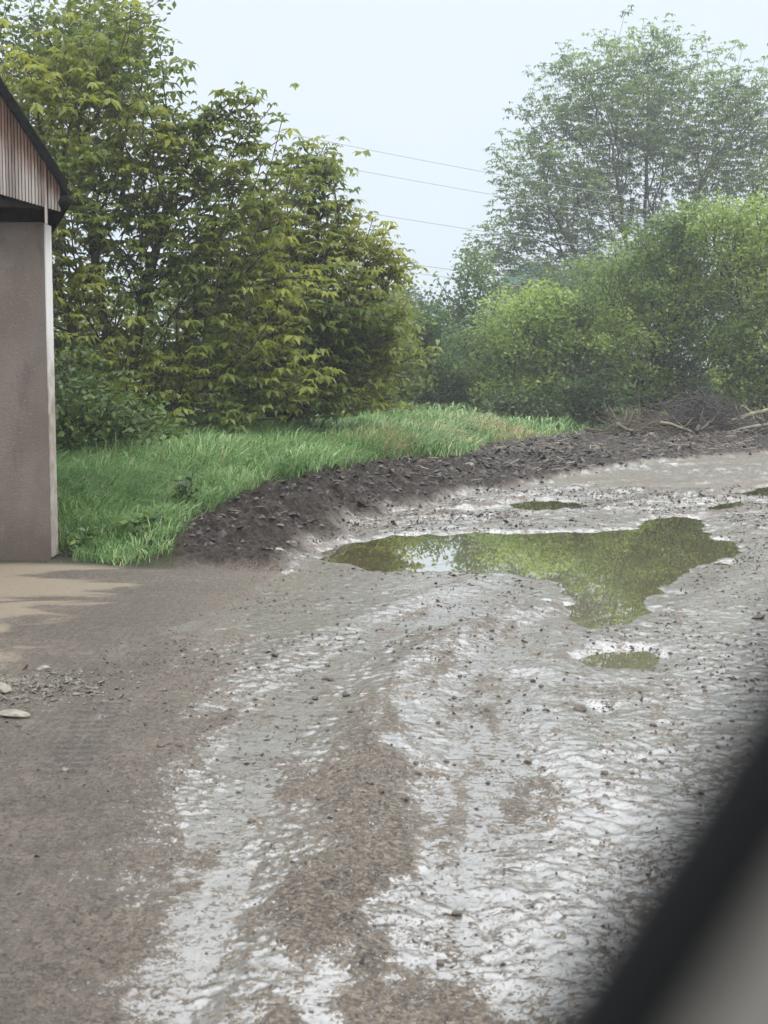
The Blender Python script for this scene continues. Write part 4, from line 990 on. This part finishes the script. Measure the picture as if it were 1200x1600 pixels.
# leafy weeds
def weed(px, py, h, n, label, seed, mat, wide=.3):
    x, y = gnd(px, py); g0 = gz(x, y); r = np.random.default_rng(seed); root = empty('weed_plant', (x, y, g0)); b = MB(); pos = []
    for i in range(n):
        a = r.uniform(0, 6.28); tip = Vector((x+math.cos(a)*wide*r.uniform(.2, 1), y+math.sin(a)*wide*r.uniform(.2, 1), g0+h*r.uniform(.5, 1.05)))
        p = [Vector((x+math.cos(a)*.03, y+math.sin(a)*.03, g0-.02)), Vector((x, y, g0)).lerp(tip, .5)+Vector((0, 0, .05)), tip]; b.tube(p, [.006, .005, .003], 4)
        for k in range(9):
            t = .25+.75*k/8; pos.append(tuple(p[0].lerp(p[1], t*2) if t < .5 else p[1].lerp(p[2], t*2-1)))
    b.build('stem', mat, root); pos = np.array(pos)+r.normal(0, .03, (len(pos), 3))
    v, f, va = leaves_simple(pos, np.full(len(pos), .12), r, r.uniform(0, 1, len(pos))); npmesh('leaves', v-np.array(root.location), [f], mat, root, attrs=dict(leafvar=va), smooth=False)
    tag(root, label, 'weed'); return root
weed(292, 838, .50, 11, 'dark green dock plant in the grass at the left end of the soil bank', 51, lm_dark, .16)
weed(350, 818, .22, 14, 'low leafy weed sprawling behind the front of the soil bank', 52, lm_mid, .35)
weed(385, 808, .2, 12, 'small leafy weed next to the highest hump of the soil bank', 53, lm_mid, .3)
weed(125, 870, .30, 9, 'leafy weed in the grass close to the foot of the carport wall', 54, lm_mid, .2)
weed(165, 800, .55, 10, 'broad-leaved weed rising from the tall grass right of the carport wall', 56, lm_mid, .25)
weed(430, 772, .5, 9, 'leafy stems in the grass straight behind the highest hump of the bank', 57, lm_mid, .22)
weed(530, 745, .6, 10, 'bushy weed in the tall grass above the middle of the soil bank', 58, lm_fresh, .3)
weed(225, 868, .22, 10, 'low weed at the corner where grass, concrete and soil bank meet', 59, lm_mid, .22)
weed(720, 700, .6, 12, 'pale tuft of weeds where the far soil meets the grass', 55, lm_mid, .6)

# ------------------------------------------------------------------ the car the picture is taken from: door frame right by the lens
blk = Mat('black_rubber'); blk.set(Base_Color=(.006, .0065, .007), Roughness=.7, Specular_IOR_Level=.15); blk = blk.m
gry = solid('grey_trim', (.20, .195, .18), (.25, .24, .22), 60, .6, .1, .002)
pnt = Mat('car_paint'); pnt.set(Base_Color=(.18, .18, .18), Roughness=.3, Coat_Weight=.6); pnt = pnt.m
DZ = .092
def near(px, py, d=DZ): return at(px, py, d)
cr_ = empty('car_door', tuple(near(1300, 1700))); tag(cr_, 'blurred black window rim and grey trim of the car door close to the lens', 'car door')
ctr = [(956+(1600-y_)*.637-((1600-y_)/900)**2*8, y_) for y_ in (2080, 1940, 1800, 1660, 1540, 1420, 1300, 1180, 1060, 940)]
b = MB(); b.tube([near(x_, y_) for x_, y_ in ctr], .0043, 16); b.build('window_seal', blk, cr_, smooth=True)
def sheet(outer, d0, d1, name, mat):
    b = MB(); b.prism([near(x_, y_, d0) for x_, y_ in outer], (0, d1-d0, 0)); return b.build(name, mat, cr_, bevel=.0008)
sheet([(985,1745),(1052,1640),(1120,1530),(1195,1410),(1275,1285),(1450,1010),(1900,1010),(1900,2100),(760,2100)], DZ+.003, DZ+.009, 'trim_panel', gry)
b = MB()
pc = [near(740, 2085, DZ+.006), near(1880, 2085, DZ+.006)]
b.prism([pc[0]+Vector((0, .004, 0)), pc[1]+Vector((0, .004, 0)), Vector((pc[1].x, pc[1].y+.02, .45)), Vector((pc[0].x, pc[0].y+.02, .45))], (0, .03, 0)); b.build('door_panel', pnt, cr_)

# ------------------------------------------------------------------ haze
b = MB(); b.box((0, 0, 13), (272, 272, 30)); me = None
hzm = bpy.data.materials.new('haze_air'); hzm.use_nodes = True; hn = hzm.node_tree
for nd in list(hn.nodes): hn.nodes.remove(nd)
oo = hn.nodes.new('ShaderNodeOutputMaterial'); pv = hn.nodes.new('ShaderNodeVolumePrincipled'); pv.inputs['Color'].default_value = (.93, .96, 1, 1)
pv.inputs['Density'].default_value = .0014; pv.inputs['Anisotropy'].default_value = .0
hn.links.new(pv.outputs[0], oo.inputs['Volume'])
ho = b.build('haze', hzm); tag(ho, 'thin pale haze filling the air over the whole scene', 'haze', kind='stuff')
